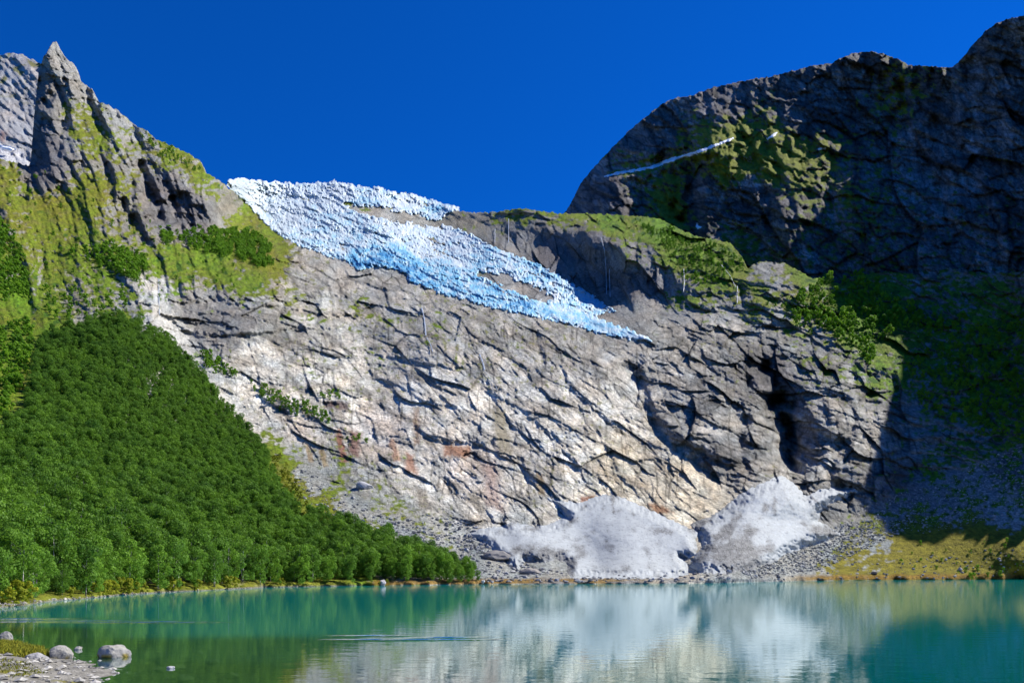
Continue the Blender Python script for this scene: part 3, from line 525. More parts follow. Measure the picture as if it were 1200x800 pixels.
# ---- big shaded mountain on the right
xe = frac_axis(640, 1900, 1.5, 650, 1222, 8.0); ye = np.arange(-260, 500, 1.5)
ye = np.concatenate([np.arange(-260, 10, 6.0), np.arange(10, 480, 1.5)])
XE, YE = np.meshgrid(xe, ye)
def e_d(x, y):
    D = 30*fbm(x/110, y/100, 151, 3)+(.28*strata(-x, y, -72, 60, 152, 3, .3)+.34*strata(-x, y, -80, 24, 153, 4, .3)+.4*strata(x, y, 14, 17, 154, 4, .2)+.42*strata(x, y, 24, 8, 155, 4, .3)+.4*strata(-x, y, -70, 9, 150, 3, .3))+4*ridged(x/30, y/26, 156, 5)+.42*facets(x, y, 58, 130, 56, 418)[0]+.5*facets(x, y, 18, 64, 24, 419)[0]+.7*facets(x, y, 20, 26, 11, 411)[0]+.8*facets(x, y, 75, 14, 6, 412)[0]+.8*facets(x, y, 10, 7, 3.4, 413)[0]+.9*fbm(x/3.5, y/3.5, 157, 2)
    D = D+ss(1225, 1290, x)*(46*fbm(x/60, y/44, 263, 4)+16*ridged(x/34, y/28, 264, 3))  # unseen part right of the frame, roughened for a ragged shadow edge
    def f(*a): feature(D, x, y, xe, ye, *a)
    f([(700, 212), (722, 208), (760, 202), (800, 188), (848, 168), (880, 165)], 'gully', -10, 6)      # ledge that carries the snow
    f([(700, 208), (760, 196), (800, 183), (848, 164), (900, 158)], 'edge', -14, 8, 30)
    f([(835, 182), (832, 210), (826, 250), (815, 275)], 'edge', 60, 22, 26)
    f([(750, 210), (765, 232), (760, 262)], 'edge', 22, 10, 16)
    f([(770, 245), (790, 222), (808, 245)], 'gully', -16, 16)
    f([(965, 200), (905, 204), (855, 208)], 'edge', 22, 24, 60)
    f([(905, 182), (870, 184), (845, 186)], 'edge', 12, 14, 40)
    f([(810, 208), (785, 214), (768, 216)], 'edge', 10, 12, 30)
    f([(812, 262), (785, 258), (760, 262)], 'edge', 22, 34, 30)
    f([(1065, 122), (1030, 118), (1005, 110)], 'edge', 14, 22, 50)
    f([(1112, 82), (1080, 150), (1060, 220)], 'edge', 26, 26, 50)
    f([(1170, 25), (1150, 90), (1120, 170), (1130, 260)], 'edge', 20, 30, 50)
    f([(930, 190), (915, 240), (930, 290)], 'edge', 26, 18, 30)
    f([(1010, 180), (990, 230), (1000, 300)], 'edge', 26, 18, 30)
    return D
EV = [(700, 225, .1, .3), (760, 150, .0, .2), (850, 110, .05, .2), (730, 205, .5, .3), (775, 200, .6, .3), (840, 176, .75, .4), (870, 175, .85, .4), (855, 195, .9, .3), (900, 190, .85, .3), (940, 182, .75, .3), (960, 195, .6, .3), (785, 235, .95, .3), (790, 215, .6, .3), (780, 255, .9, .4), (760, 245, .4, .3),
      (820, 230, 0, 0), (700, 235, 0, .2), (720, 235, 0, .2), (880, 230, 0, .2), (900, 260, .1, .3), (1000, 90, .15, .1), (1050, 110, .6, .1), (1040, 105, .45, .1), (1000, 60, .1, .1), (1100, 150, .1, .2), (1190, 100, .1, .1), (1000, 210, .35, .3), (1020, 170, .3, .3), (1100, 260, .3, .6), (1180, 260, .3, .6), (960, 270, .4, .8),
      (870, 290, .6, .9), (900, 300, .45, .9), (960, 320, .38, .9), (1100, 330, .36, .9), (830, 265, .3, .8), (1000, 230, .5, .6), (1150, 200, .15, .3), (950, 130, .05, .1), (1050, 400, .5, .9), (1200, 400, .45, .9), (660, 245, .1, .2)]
def e_c(x, y, N):
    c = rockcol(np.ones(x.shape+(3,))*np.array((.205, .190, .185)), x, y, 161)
    for k_ in ((58, 130, 56, 418), (18, 64, 24, 419), (20, 26, 11, 411), (75, 14, 6, 412), (10, 7, 3.4, 413)):
        _, ck, ft_ = facets(x, y, *k_); c = c*((1-.6*ck)*(1+.5*ft_))[..., None]
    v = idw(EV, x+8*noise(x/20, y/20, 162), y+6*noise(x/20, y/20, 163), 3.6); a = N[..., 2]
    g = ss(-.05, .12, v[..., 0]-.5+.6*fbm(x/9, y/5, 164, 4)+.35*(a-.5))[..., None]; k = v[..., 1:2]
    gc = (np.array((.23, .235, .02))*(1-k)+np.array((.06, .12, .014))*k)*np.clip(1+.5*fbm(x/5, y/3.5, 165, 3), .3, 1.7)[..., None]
    return c*(1-g)+gc*g
E_TOP = [(640, 262), (660, 250), (668, 240), (680, 215), (692, 200), (705, 186), (720, 170), (740, 150), (760, 134), (775, 122), (790, 115), (810, 112), (830, 104), (850, 99), (868, 95), (885, 92), (900, 90), (925, 84), (950, 77), (975, 74), (985, 68), (1000, 62), (1020, 60), (1035, 63),
         (1050, 68), (1065, 76), (1080, 77), (1100, 78), (1115, 79), (1122, 74), (1132, 62), (1142, 50), (1155, 36), (1170, 26), (1185, 21), (1200, 18), (1260, -20), (1350, -90), (1500, -120), (1900, -200)]
ectl = [(665, 245, 1700), (700, 190, 1700), (790, 115, 1600), (900, 90, 1470), (1020, 62, 1320), (1100, 80, 1170), (1170, 26, 1090), (1210, 15, 1010), (700, 240, 1400), (720, 210, 1470), (800, 185, 1380), (850, 165, 1330), (760, 260, 1280), (860, 200, 1240), (950, 190, 1150), (1050, 110, 1270), (1000, 140, 1270),
        (840, 280, 1130), (880, 300, 1040), (900, 260, 1080), (1000, 250, 1000), (1000, 340, 860), (1100, 200, 1040), (1100, 340, 800), (1200, 150, 980), (1200, 250, 850), (1200, 340, 740), (1200, 450, 620), (1000, 450, 700), (800, 400, 900), (700, 400, 1000),
        (1320, 0, 900), (1384, -88, 950), (1352, 128, 595), (1390, 170, 560), (1320, 200, 590), (1300, 62, 880), (1340, 62, 850), (1450, 140, 548), (1245, 170, 885), (1240, 250, 800), (1270, 110, 920), (1320, 340, 540), (1450, -100, 920), (1510, 110, 570), (1500, 350, 540), (1700, -180, 860), (1700, 200, 520), (1900, -200, 640), (1900, 350, 420), (900, -100, 1900), (650, 60, 2100)]  # out-of-frame spur, shaped to throw its shadow over the right slope
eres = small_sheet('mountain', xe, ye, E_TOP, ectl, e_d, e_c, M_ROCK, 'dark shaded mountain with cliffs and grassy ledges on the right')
def sampE(px, py): return bilin(eres[0], eres[1], eres[2], np.asarray(px, float), np.asarray(py, float))

# ---- overlays of ice and snow lying on the relief
def overlay(name, poly, samp, thick, dfun, cfun, mat, step=1.0, holes=(), edge=8.0, rag=2.0, dil=0., backset=.004, loops=6, hrag=0.):
    P0 = np.array(poly, float); a = np.arange(P0[:, 0].min()-4, P0[:, 0].max()+4, step); b = np.arange(P0[:, 1].min()-8, P0[:, 1].max()+4, step)
    x, y = np.meshgrid(a, b); sd = poly_sd(x, y, poly)
    for h in holes: sd = np.minimum(sd, -poly_sd(x, y, h)+hrag*fbm(x/7, y/5, 173, 3))
    sd = sd+dil+rag*(noise(x/6, y/6, 171)+.6*noise(x/2.6, y/2.6, 172))
    base = samp(x, y); k = ss(0, edge, sd)
    sm = base.copy()
    for _ in range(loops): sm[1:-1, 1:-1] = (sm[1:-1, 1:-1]*2+sm[:-2, 1:-1]+sm[2:, 1:-1]+sm[1:-1, :-2]+sm[1:-1, 2:])/6
    dd = base*(1+backset)*(1-k)+(sm*(1-thick)+dfun(x, y, sd)/F*sm)*k
    P = world(x, y, dd); N = normals(P); c = cfun(x, y, N, sd)
    q_, f_ = grid_faces(sd > -.5, x.shape); f_ &= (sd[:-1, :-1] > -1.5)
    return emit(name, P, q_, f_, c, mat)
ICE = [(268, 213), (285, 211), (298, 214), (320, 216), (345, 218), (360, 217), (385, 216), (392, 214), (402, 217), (420, 220), (435, 223), (443, 221), (452, 226), (465, 228), (480, 229), (495, 234), (510, 238), (530, 243), (534, 246), (520, 252), (512, 262), (535, 268), (560, 280), (580, 290), (600, 298), (625, 308), (645, 318),
       (665, 330), (690, 345), (712, 358), (722, 364), (700, 368), (692, 370), (735, 386), (752, 393), (764, 399), (735, 396), (700, 390), (670, 380), (640, 374), (600, 365), (575, 360), (545, 350), (520, 345), (495, 335), (480, 330), (478, 322), (465, 315), (445, 312), (430, 312), (420, 316), (405, 304),
       (385, 302), (365, 292), (345, 285), (330, 275), (318, 268), (305, 255), (292, 240), (278, 228)]
def seracs(x, y):
    wx = x+3.5*noise(x/14, y/14, 182)+1.2*noise(x/4, y/4, 181); wy = y+3*noise(x/13, y/13, 180)
    r1 = wx*.94+wy*.34; r2 = -wx*.34+wy*.94
    a = worley(r1/5.4, r2/2.8, 183); b = worley(r1/2.4, r2/1.9, 186)
    gap = np.maximum(ss(.20, .02, a[1]-a[0]), .6*ss(.26, .03, b[1]-b[0])); q_ = lambda h: ((h*np.uint32(2654435761)) >> np.uint32(16) & np.uint32(255))/np.float32(255)
    return q_(a[2]), q_(b[2]), gap*ss(-.55, .25, fbm(x/24, y/13, 178, 3))
def ice_d(x, y, sd):
    h1, h2, gap = seracs(x, y)
    d = 7*fbm(x/55, y/30, 181, 3)+6*ridged((x*.9+y*.4)/34, (y*.9-x*.4)/9, 179, 3)-3.2*h1-1.6*h2+3.6*gap+1.1*facets(x, y, 24, 10, 4.2, 431)[0]+1.2*facets(x, y, 76, 5, 2.4, 432)[0]+4*ridged((x*.92+y*.39)/60, (y*.92-x*.39)/15, 433, 2)-1.2*noise(x/1.6, y/1.8, 185)+.35*strata(x, y, 18, 19, 186, 3, .2)
    calm = ss(-6, 8, poly_sd(x, y, [(600, 345), (690, 366), (815, 416), (735, 397), (640, 372)]))
    wall = ss(-2, 5, poly_sd(x, y, [(418, 306), (440, 300), (470, 300), (490, 312), (500, 330), (480, 332), (466, 316), (440, 312), (420, 318)]))
    return d*(1-.62*calm)-wall*5
def ice_c(x, y, N, sd):
    h1, h2, gap = seracs(x, y)
    blue = idw([(300, 230, .10), (340, 250, .14), (400, 225, .08), (420, 240, .35), (440, 275, .2), (400, 290, .3), (425, 312, .9), (450, 306, 1.0), (480, 318, 1.0), (510, 325, .62), (540, 300, .28), (500, 290, .15), (600, 320, .3), (560, 335, .65), (600, 352, .8), (640, 365, .7), (630, 325, .6), (670, 345, .5), (700, 358, .4),
                (700, 382, .6), (760, 398, .35), (520, 270, .18), (480, 232, .15), (510, 245, .4), (470, 265, .12), (365, 275, .3), (650, 350, .15)], x, y, 3.5)[..., 0]
    n1 = fbm(x/12, y/8, 187, 3)
    b = np.clip(1.5*(blue-.22)*.55+(h2-.5)*.6*blue+.5*gap*(.25+blue)+.9*(blue+.15)*np.clip(n1, -.3, 1), 0, 1)[..., None]
    white = np.array((.54, .61, .63))*(1-.22*ss(330, 285, x)*ss(270, 225, y))[..., None]; mid = np.array((.17, .44, .60)); deep = np.array((.015, .18, .40))  # left tip painted darker to offset the strong sun on it
    c = np.where(b < .5, white*(1-2*b)+mid*2*b, mid*(2-2*b)+deep*(2*b-1))
    dirt = (ss(.15, .5, fbm(x/16, y/9, 188, 4))*.35*(1-blue))[..., None]; c = c*(1-dirt)+np.array((.46, .43, .44))*dirt
    fl = (ss(.12, .4, fbm((x*.93+y*.37)/55+.4*noise(x/30, y/30, 190), (-x*.37+y*.93)/4.2, 174, 3))*.30)[..., None]; c = c*(1-fl)+np.array((.34, .42, .47))*fl
    dd = ss(.25, .5, noise(x/2.2, y/1.8, 189))[..., None]*.35; c = c*(1-dd)+np.array((.25, .36, .47))*dd
    return c
NUN = [(402, 239), (412, 237.5), (418, 241), (430, 240), (440, 243), (452, 243), (463, 247), (478, 249), (492, 251), (505, 256), (520, 262), (518, 268), (505, 266), (490, 265), (478, 261), (462, 261), (448, 256), (436, 256), (424, 250), (412, 246)]
ISL = [(558, 321), (568, 317), (580, 320), (592, 320), (600, 326), (612, 331), (624, 334), (640, 341), (648, 349), (641, 356), (630, 352), (618, 350), (604, 341), (592, 339), (583, 333), (568, 328)]
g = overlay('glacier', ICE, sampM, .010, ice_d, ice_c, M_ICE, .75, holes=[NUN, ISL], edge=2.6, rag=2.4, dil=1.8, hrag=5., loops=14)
tag(g, 'crevassed white and blue glacier spilling over the rock wall below the skyline', 'glacier')

def snow_d(x, y, sd): return 3*fbm(x/40, y/22, 191, 3)+.8*fbm(x/8, y/5, 192, 3)+.25*noise(x/2, y/1.6, 193)-2.2*ridged((x-y*.6)/46, y/30, 194, 2)
def snow_c(dirtw):
    def f(x, y, N, sd):
        c = np.ones(x.shape+(3,))*np.array((.345, .37, .375)); n1 = .5*fbm(x/26, y/11, 195, 4)+.75*fbm((x-(716 if dirtw is d1 else 905))/(6+.22*np.clip(y-560, 0, 200)), y/30, 177, 3); n2 = noise(x/1.5, y/1.2, 196)+.8*noise(x/3.2, y/2.0, 197)+.5*n1
        dk = dirtw(x, y); k = np.clip(ss(-.05, .4, n1+dk-.2)*.8+ss(.25, .9, n2)*(.4+.6*dk)+.5*dk, 0, .97)[..., None]
        c = c*(1-k)+np.array((.13, .132, .13))*np.clip(1+.9*noise(x/1.4, y/1.1, 176)+.7*fbm(x/6, y/5, 175, 3), .25, 2.4)[..., None]*k
        ln = ss(.90, 1.0, ridged(x/46, y/16, 198, 2))[..., None]*.6; c = c*(1-ln)+np.array((.16, .16, .17))*ln
        wl = ss(.90, 1.0, ridged(x/30, y/9, 199, 2))[..., None]*.4; return c*(1-wl)+np.array((.52, .55, .57))*wl
    return f
CONE1 = [(642, 583), (660, 587), (680, 589), (694, 583), (706, 580), (718, 579), (735, 585), (750, 592), (765, 598), (785, 608), (805, 617), (819, 623), (815, 632), (818, 642), (814, 651), (800, 653), (806, 662), (806, 672), (790, 677), (740, 678), (700, 678), (668, 677), (664, 660), (655, 655), (630, 660), (616, 656), (606, 668), (596, 662),
         (585, 650), (565, 634), (548, 626), (560, 620), (590, 616), (600, 611), (625, 617), (650, 612), (662, 605), (655, 594)]
def d1(x, y): return .45*ss(-10, 12, poly_sd(x, y, [(600, 640), (650, 640), (676, 655), (672, 676), (600, 672)]))+.06
s1 = overlay('snow_cone', CONE1, sampM, .030, snow_d, snow_c(d1), M_SNOW, 1.0, edge=16, rag=1.5, dil=3.5, loops=160)
tag(s1, 'wide pale snow cone below the light rock wall, left of the waterfall gorge', 'snowfield')
CONE2 = [(888, 567), (900, 563), (910, 557), (920, 557), (930, 564), (936, 573), (945, 580), (958, 574), (975, 570), (1000, 571), (1006, 576), (990, 585), (975, 590), (962, 600), (960, 610), (975, 618), (986, 625), (970, 634), (945, 642), (925, 648), (905, 660), (880, 668), (850, 672), (820, 672), (806, 664), (812, 652), (822, 640), (818, 624), (806, 614), (830, 606), (850, 592), (870, 576)]
def d2(x, y): return idw([(905, 572, .0), (890, 590, .1), (850, 610, .3), (830, 630, .42), (870, 640, .48), (840, 660, .35), (900, 640, .2), (920, 630, .0), (940, 600, .1), (960, 625, .25), (880, 662, .7), (820, 660, .35), (990, 577, .1)], x, y, 3)[..., 0]
s2 = overlay('snow_cone', CONE2, sampM, .04, lambda x, y, sd: 2.2*snow_d(x, y, sd)-2.5*ridged((x+y*.9)/20, (y-x*.5)/34, 200, 3), snow_c(d2), M_SNOW, 1.0, edge=18, rag=1.8, dil=2.5, loops=120)
tag(s2, 'dirty steeper snow cone at the foot of the dark gorge, right of the wide one', 'snowfield')
def plain(c): return lambda x, y, N, sd: np.ones(x.shape+(3,))*np.array(c)*(1+.12*noise(x/4, y/3, 201))[..., None]
zero = lambda x, y, sd: .6*noise(x/4, y/3, 202)
SN = [([(708, 207), (722, 202), (745, 198), (765, 194), (780, 187), (792, 184), (812, 178), (830, 172), (848, 165), (860, 161), (856, 165), (836, 173), (815, 181), (795, 187), (782, 191), (766, 197), (745, 201), (722, 205)], 'long thin snow strip slanting along the right mountain ledge'),
      ([(898, 163), (906, 157), (911, 155), (908, 160), (900, 164)], 'small snow patch high on the right mountain right of the long strip'),
      ([(814, 266), (817, 262), (819, 265), (823, 266), (818, 269)], 'tiny snow patch in the dark gully above the green shoulder'),
      ([(958, 174), (968, 173), (968, 176), (958, 176)], 'flat sliver of snow on the dark cliff below the right summit')]
for pl, lab in SN:
    o = overlay('snow_patch', pl, sampE, .004, zero, plain((.72, .75, .80)), M_SNOW, .6, edge=1.2, rag=.9, dil=.15, backset=.0005); tag(o, lab, 'snow patch')
o = overlay('snow_patch', [(0, 171), (10, 172), (18, 175), (14, 178), (4, 176)], lambda x, y: 1290+0*x, .003, zero, plain((.9, .9, .92)), M_SNOW, .6, edge=1, rag=.3); tag(o, 'small snow patch on the far grey peak at the left edge', 'snow patch')

# ---- thin waterfalls: narrow braided strands a little proud of the rock
M_FOAM, _n, _b = newmat('falling_water'); _b.inputs['Base Color'].default_value = (.36, .41, .47, 1); _b.inputs['Roughness'].default_value = .45
def waterfall(strands, lab, samp=sampM, lift=.004):
    V, Q = [], []
    for pts, wd in strands:
        P = np.array(pts, float); n = 26; t = np.linspace(0, len(P)-1, n); px = np.interp(t, np.arange(len(P)), P[:, 0])+.25*noise(t*3, t*0, len(V)); py = np.interp(t, np.arange(len(P)), P[:, 1])
        D0 = samp(px, py); D0 = np.minimum.reduce([D0, samp(px-1.2, py), samp(px+1.2, py)])*(1-lift)
        for a in range(n):
            hw = wd*.45*(.8+.2*math.sin(a*.9))
            for s, off in ((-1, 0), (0, -.0015), (1, 0)): V.append(world(px[a]+s*hw, py[a], D0[a]*(1+off)))
        b0 = len(V)-3*n
        for a in range(n-1):
            for s in (0, 1): Q.append((b0+a*3+s, b0+a*3+3+s, b0+a*3+4+s, b0+a*3+1+s))
    o = link('waterfall', np_mesh('waterfall', np.array(V), np.array(Q)), mats=[M_FOAM]); tag(o, lab, 'waterfall', kind=None)
waterfall([([(494, 360), (497, 372), (498, 380), (499, 393)], 1.8), ([(500, 395), (504, 402), (507, 412)], 1.4)], 'short white waterfall just below the glacier front')
waterfall([([(708, 290), (710, 312), (711, 345)], 1.0), ([(714, 315), (715, 348)], 1.0), ([(704, 278), (708, 292)], .8)], 'thin twin waterfall down the dark cliff of the green shoulder')
waterfall([([(801, 315), (802, 328), (801, 342)], 1.0)], 'thin waterfall left of the green shoulder bushes')
waterfall([([(864, 335), (864, 345), (864, 355)], 1.0), ([(845, 310), (855, 322), (862, 336)], 1.0)], 'thin stream down the right edge of the green shoulder')
waterfall([([(580, 268), (580, 284)], .9), ([(596, 256), (596, 284)], .9)], 'two faint water threads on the cliff above the ice')
waterfall([([(186, 326), (186, 345), (187, 370)], 1.3)], 'narrow stream falling down the gully above the birch forest')
waterfall([([(562, 415), (566, 425), (568, 433)], 2.2), ([(566, 433), (580, 450), (588, 468)], .9)], 'small waterfall in the middle of the light rock wall')

# ------------------------------------------------------------------ lake, bed, near shore
def lake_mat():
    m, n, b = newmat('glacial_water'); L = n.links.new; out = n.nodes['Material Output']
    geo = n.nodes.new('ShaderNodeNewGeometry')
    mp = n.nodes.new('ShaderNodeMapping'); mp.inputs['Scale'].default_value = (.55, 1.0, 1); L(geo.outputs['Position'], mp.inputs[0])
    hs_ = []
    for s, d in ((.9, 3), (3.4, 2)):
        t = n.nodes.new('ShaderNodeTexNoise'); t.inputs['Scale'].default_value = s; t.inputs['Detail'].default_value = d; L(mp.outputs[0], t.inputs['Vector']); hs_.append(t)
    ad = n.nodes.new('ShaderNodeMath'); ad.operation = 'MULTIPLY_ADD'; ad.inputs[1].default_value = .3; L(hs_[1].outputs['Fac'], ad.inputs[0]); L(hs_[0].outputs['Fac'], ad.inputs[2])
    rip = n.nodes.new('ShaderNodeAttribute'); rip.attribute_name = 'ripple'
    st_ = n.nodes.new('ShaderNodeMapRange'); st_.inputs['To Min'].default_value = .009; st_.inputs['To Max'].default_value = .45; L(rip.outputs['Fac'], st_.inputs['Value'])
    mm = n.nodes.new('ShaderNodeMath'); mm.operation = 'MULTIPLY'; L(ad.outputs[0], mm.inputs[0]); L(st_.outputs[0], mm.inputs[1])
    bp = n.nodes.new('ShaderNodeBump'); bp.inputs['Strength'].default_value = 1.0; bp.inputs['Distance'].default_value = 1.0; L(mm.outputs[0], bp.inputs['Height'])
    body = n.nodes.new('ShaderNodeBsdfDiffuse'); body.inputs[0].default_value = (.0, .215, .195, 1)
    tr = n.nodes.new('ShaderNodeBsdfTransparent'); tr.inputs[0].default_value = (.42, .60, .42, 1)
    sh = n.nodes.new('ShaderNodeAttribute'); sh.attribute_name = 'shallow'
    m1 = n.nodes.new('ShaderNodeMixShader'); L(sh.outputs['Fac'], m1.inputs[0]); L(body.outputs[0], m1.inputs[1]); L(tr.outputs[0], m1.inputs[2])
    gl = n.nodes.new('ShaderNodeBsdfGlossy'); gl.inputs['Roughness'].default_value = .03; gl.inputs['Color'].default_value = (.92, .96, .98, 1); L(bp.outputs[0], gl.inputs['Normal'])
    fr = n.nodes.new('ShaderNodeFresnel'); fr.inputs['IOR'].default_value = 1.333; L(bp.outputs[0], fr.inputs['Normal'])
    m2 = n.nodes.new('ShaderNodeMixShader'); fm = n.nodes.new('ShaderNodeMath'); fm.operation = 'MULTIPLY'; fm.inputs[1].default_value = .8; L(fr.outputs[0], fm.inputs[0]); L(fm.outputs[0], m2.inputs[0]); L(m1.outputs[0], m2.inputs[1]); L(gl.outputs[0], m2.inputs[2]); L(m2.outputs[0], out.inputs[0])
    return m
SPIT = [(-60, 60), (-36.5, 50.5), (-33, 46), (-30, 43.5), (-26, 40.5), (-22.0, 37.2), (-18.5, 34.0), (-16.2, 31.0), (-14.6, 27.5), (-14.2, 22), (-10, 8), (-8, -60), (-300, -60), (-300, 60)]
ax = np.concatenate([np.arange(-420, -90, 8.0), np.arange(-90, 20, .7), np.arange(20, 900, 8.0)])
ay = np.concatenate([np.arange(-60, 14, 6.0), np.arange(14, 120, .7), np.arange(120, 640, 6.0)])
AX, AY = np.meshgrid(ax, ay)
sdw = poly_sd(AX, AY, SPIT)
shal = ss(-18, -4, sdw+6*noise(AX/14, AY/10, 211))*.85
def ell(x0, y0, rx, ry): return np.exp(-(((AX-x0)/rx)**2+((AY-y0)/ry)**2)**2)
rp = np.maximum.reduce([ell(-37, 63, 6.5, 1.5), ell(-30, 61.5, 6, 1.1), .8*ell(-43, 66, 5, 1.0), .8*ell(-6, 45.5, 4.0, .55), .6*ell(-9, 48.5, 2.2, .35), .5*ell(-4, 47, 1.8, .3)])
rp = np.clip(rp*(.75+.9*noise(AX/1.6, AY/.7, 212)), 0, 1)
me = np_mesh('lake', np.stack([AX, AY, AX*0], -1).reshape(-1, 3), grid_faces(np.ones(AX.shape, bool), AX.shape)[0].reshape(-1, 4), attrs={'shallow': shal, 'ripple': rp})
lake = link('lake', me, mats=[lake_mat()]); tag(lake, 'still turquoise glacial lake mirroring the rock wall', kind='structure')
# near shore and bed
bx = np.arange(-95, 22, .35); by = np.arange(4, 112, .35); BXg, BYg = np.meshgrid(bx, by); sdb = poly_sd(BXg, BYg, SPIT)+1.0*noise(BXg/3, BYg/3, 221)+.4*noise(BXg/.9, BYg/.9, 222)
hz = np.where(sdb > 0, .42*ss(0, 4.5, sdb)+.2*fbm(BXg/1.6, BYg/1.6, 223, 4)*ss(0, 1.5, sdb)+.02*sdb.clip(0, 8), -.42*(1-np.exp(sdb/2.2))+.030*sdb)+.05*fbm(BXg/.8, BYg/.8, 224, 3)
cg = np.ones(BXg.shape+(3,))*np.array((.20, .19, .165))*np.clip(1+.8*fbm(BXg/.7, BYg/.7, 225, 4), .4, 1.6)[..., None]
gmk = ss(-.05, .12, fbm(BXg/3.2, BYg/3.2, 226, 4)+ss(-.8, 2.2, poly_sd(BXg, BYg, [(-60, 62), (-31.5, 46.5), (-27.6, 43.5), (-24.6, 40.0), (-21.0, 35), (-21.4, 33), (-40, 32.5), (-60, 34)]))*.9-.30)[..., None]*(sdb > .5)[..., None]
cg = cg*(1-gmk)+np.array((.135, .125, .022))*np.clip(1+.8*fbm(BXg/.5, BYg/.5, 227, 3), .3, 1.6)[..., None]*gmk
wet = ss(.7, -.1, sdb)[..., None]; cg = cg*(1-.5*wet)
bedc = np.array((.13, .12, .075))*np.clip(1+.8*fbm(BXg/1.5, BYg/1.2, 228, 4), .35, 2)[..., None]; uw = ss(0, -1.2, sdb)[..., None]; cg = cg*(1-uw)+bedc*uw
shore = link('shore', np_mesh('shore', np.stack([BXg, BYg, hz], -1).reshape(-1, 3), grid_faces(np.ones(BXg.shape, bool), BXg.shape)[0].reshape(-1, 4), cg.reshape(-1, 3)), mats=[M_SHORE])
tag(shore, 'gravel spit with yellow grass at the bottom left corner of the lake', kind='structure')
me = np_mesh('ground', np.array([(-9000, -6000, -6.), (9000, -6000, -6.), (9000, 12000, -6.), (-9000, 12000, -6.)]), np.array([(0, 1, 2, 3)]), np.ones((4, 3))*np.array((.09, .11, .05)))
ground = link('ground', me, mats=[M_SHORE]); tag(ground, kind='structure')

# ------------------------------------------------------------------ boulders
def rock_mesh(name, s, seed, sub=3, flat=.6, mossy=0.0, tonec=(.48, .46, .42)):
    import bmesh
    r = np.random.default_rng(seed); bm = bmesh.new(); bmesh.ops.create_icosphere(bm, subdivisions=sub, radius=1.0)
    V = np.array([v.co[:] for v in bm.verts]); F_ = np.array([[v.index for v in f.verts] for f in bm.faces]); bm.free()
    for _ in range(11):
        n = r.normal(size=3); n /= np.linalg.norm(n); h = r.uniform(.62, .86); d = V@n; V = V-np.clip(d-h, 0, None)[:, None]*n
    V *= 1+.09*noise(V[:, 0]*2.2+seed, V[:, 1]*2.2+V[:, 2]*2, seed)[:, None]+.035*noise(V[:, 0]*6+seed, V[:, 1]*6+V[:, 2]*5, seed)[:, None]
    V = V*np.array(s); c = np.ones((len(V), 3))*np.array(tonec)*(1+.25*fbm(V[:, 0]*3+V[:, 2]*2, V[:, 1]*3, seed, 3))[:, None]
    if mossy:
        k = (ss(.1, .4, noise(V[:, 0]*2.4, V[:, 1]*2.4+V[:, 2], seed+3)+mossy)*ss(.15, -.1, V[:, 2]/s[2]))[:, None]; c = c*(1-k)+np.array((.22, .17, .03))*k
    wetl = ss(.16, -.02, (V[:, 2]+s[2]*.3)/s[2])[:, None]; c = c*(1-.45*wetl)
    return np_mesh(name, V, F_, c, smooth=False)
def boulder(px, py, wpx, hpx, seed, lab, rot=0, moss=0., sink=.3, Yd=None, tonec=(.25, .24, .215), nm='boulder', cat='boulder', sub=4):
    Yd = Yd or EYE*F/(py-PY0); a = wpx/F*Yd/2*1.12; h = hpx/F*Yd/(1+sink)
    o = link(nm, rock_mesh(nm, (a, a*.8, h), seed, sub, mossy=moss, tonec=tonec), mats=[M_STONE])
    o.location = ((px-CX)/F*Yd, Yd+a*.5, h*sink*.9 if Yd < 90 else EYE+(PY0-py)/F*Yd+h*.3); o.rotation_euler = (0, 0, rot); tag(o, lab, cat); return o
boulder(130, 770, 33, 17, 3, 'large pale rounded boulder standing in shallow water with its mirror image', .3, .35)
boulder(66, 773, 26, 17, 5, 'pale sloping boulder on the tip of the gravel spit', 1.1, .1)
boulder(38, 778, 24, 13, 8, 'smooth flat light grey stone beside the yellow grass on the spit', .5, 0, tonec=(.28, .275, .265))
boulder(4, 751, 14, 12, 9, 'pale boulder cut by the left edge of the picture', 0, .0)
boulder(90, 761, 9, 5, 11, 'small white stone in the water between the spit and the large boulder', .6)
boulder(199, 783, 9, 3, 12, 'small white stone tip poking out of the shallow water', .2, tonec=(.34, .34, .33))
boulder(52, 768, 10, 6, 14, 'small brown stone tucked between grass and the sloping boulder', .9, .3, tonec=(.36, .3, .22))
for k, (a, b, c_) in enumerate([(207, 785, 22), (186, 788, 16), (216, 798, 26), (250, 778, 18), (272, 795, 20), (235, 768, 10), (150, 795, 12)]):
    Yd = EYE*F/(b-PY0)*1.08; o = link('submerged_stone', rock_mesh('submerged_stone', (c_/F*Yd*.6, c_/F*Yd*.45, .16), 40+k, 3, tonec=(.34, .31, .24)), mats=[M_STONE]); o.location = ((a-CX)/F*Yd, Yd, -.19); o.rotation_euler.z = k
    tag(o, 'dark flat stone lying under water in the shallows', 'stone', 'submerged stones in the shallows')
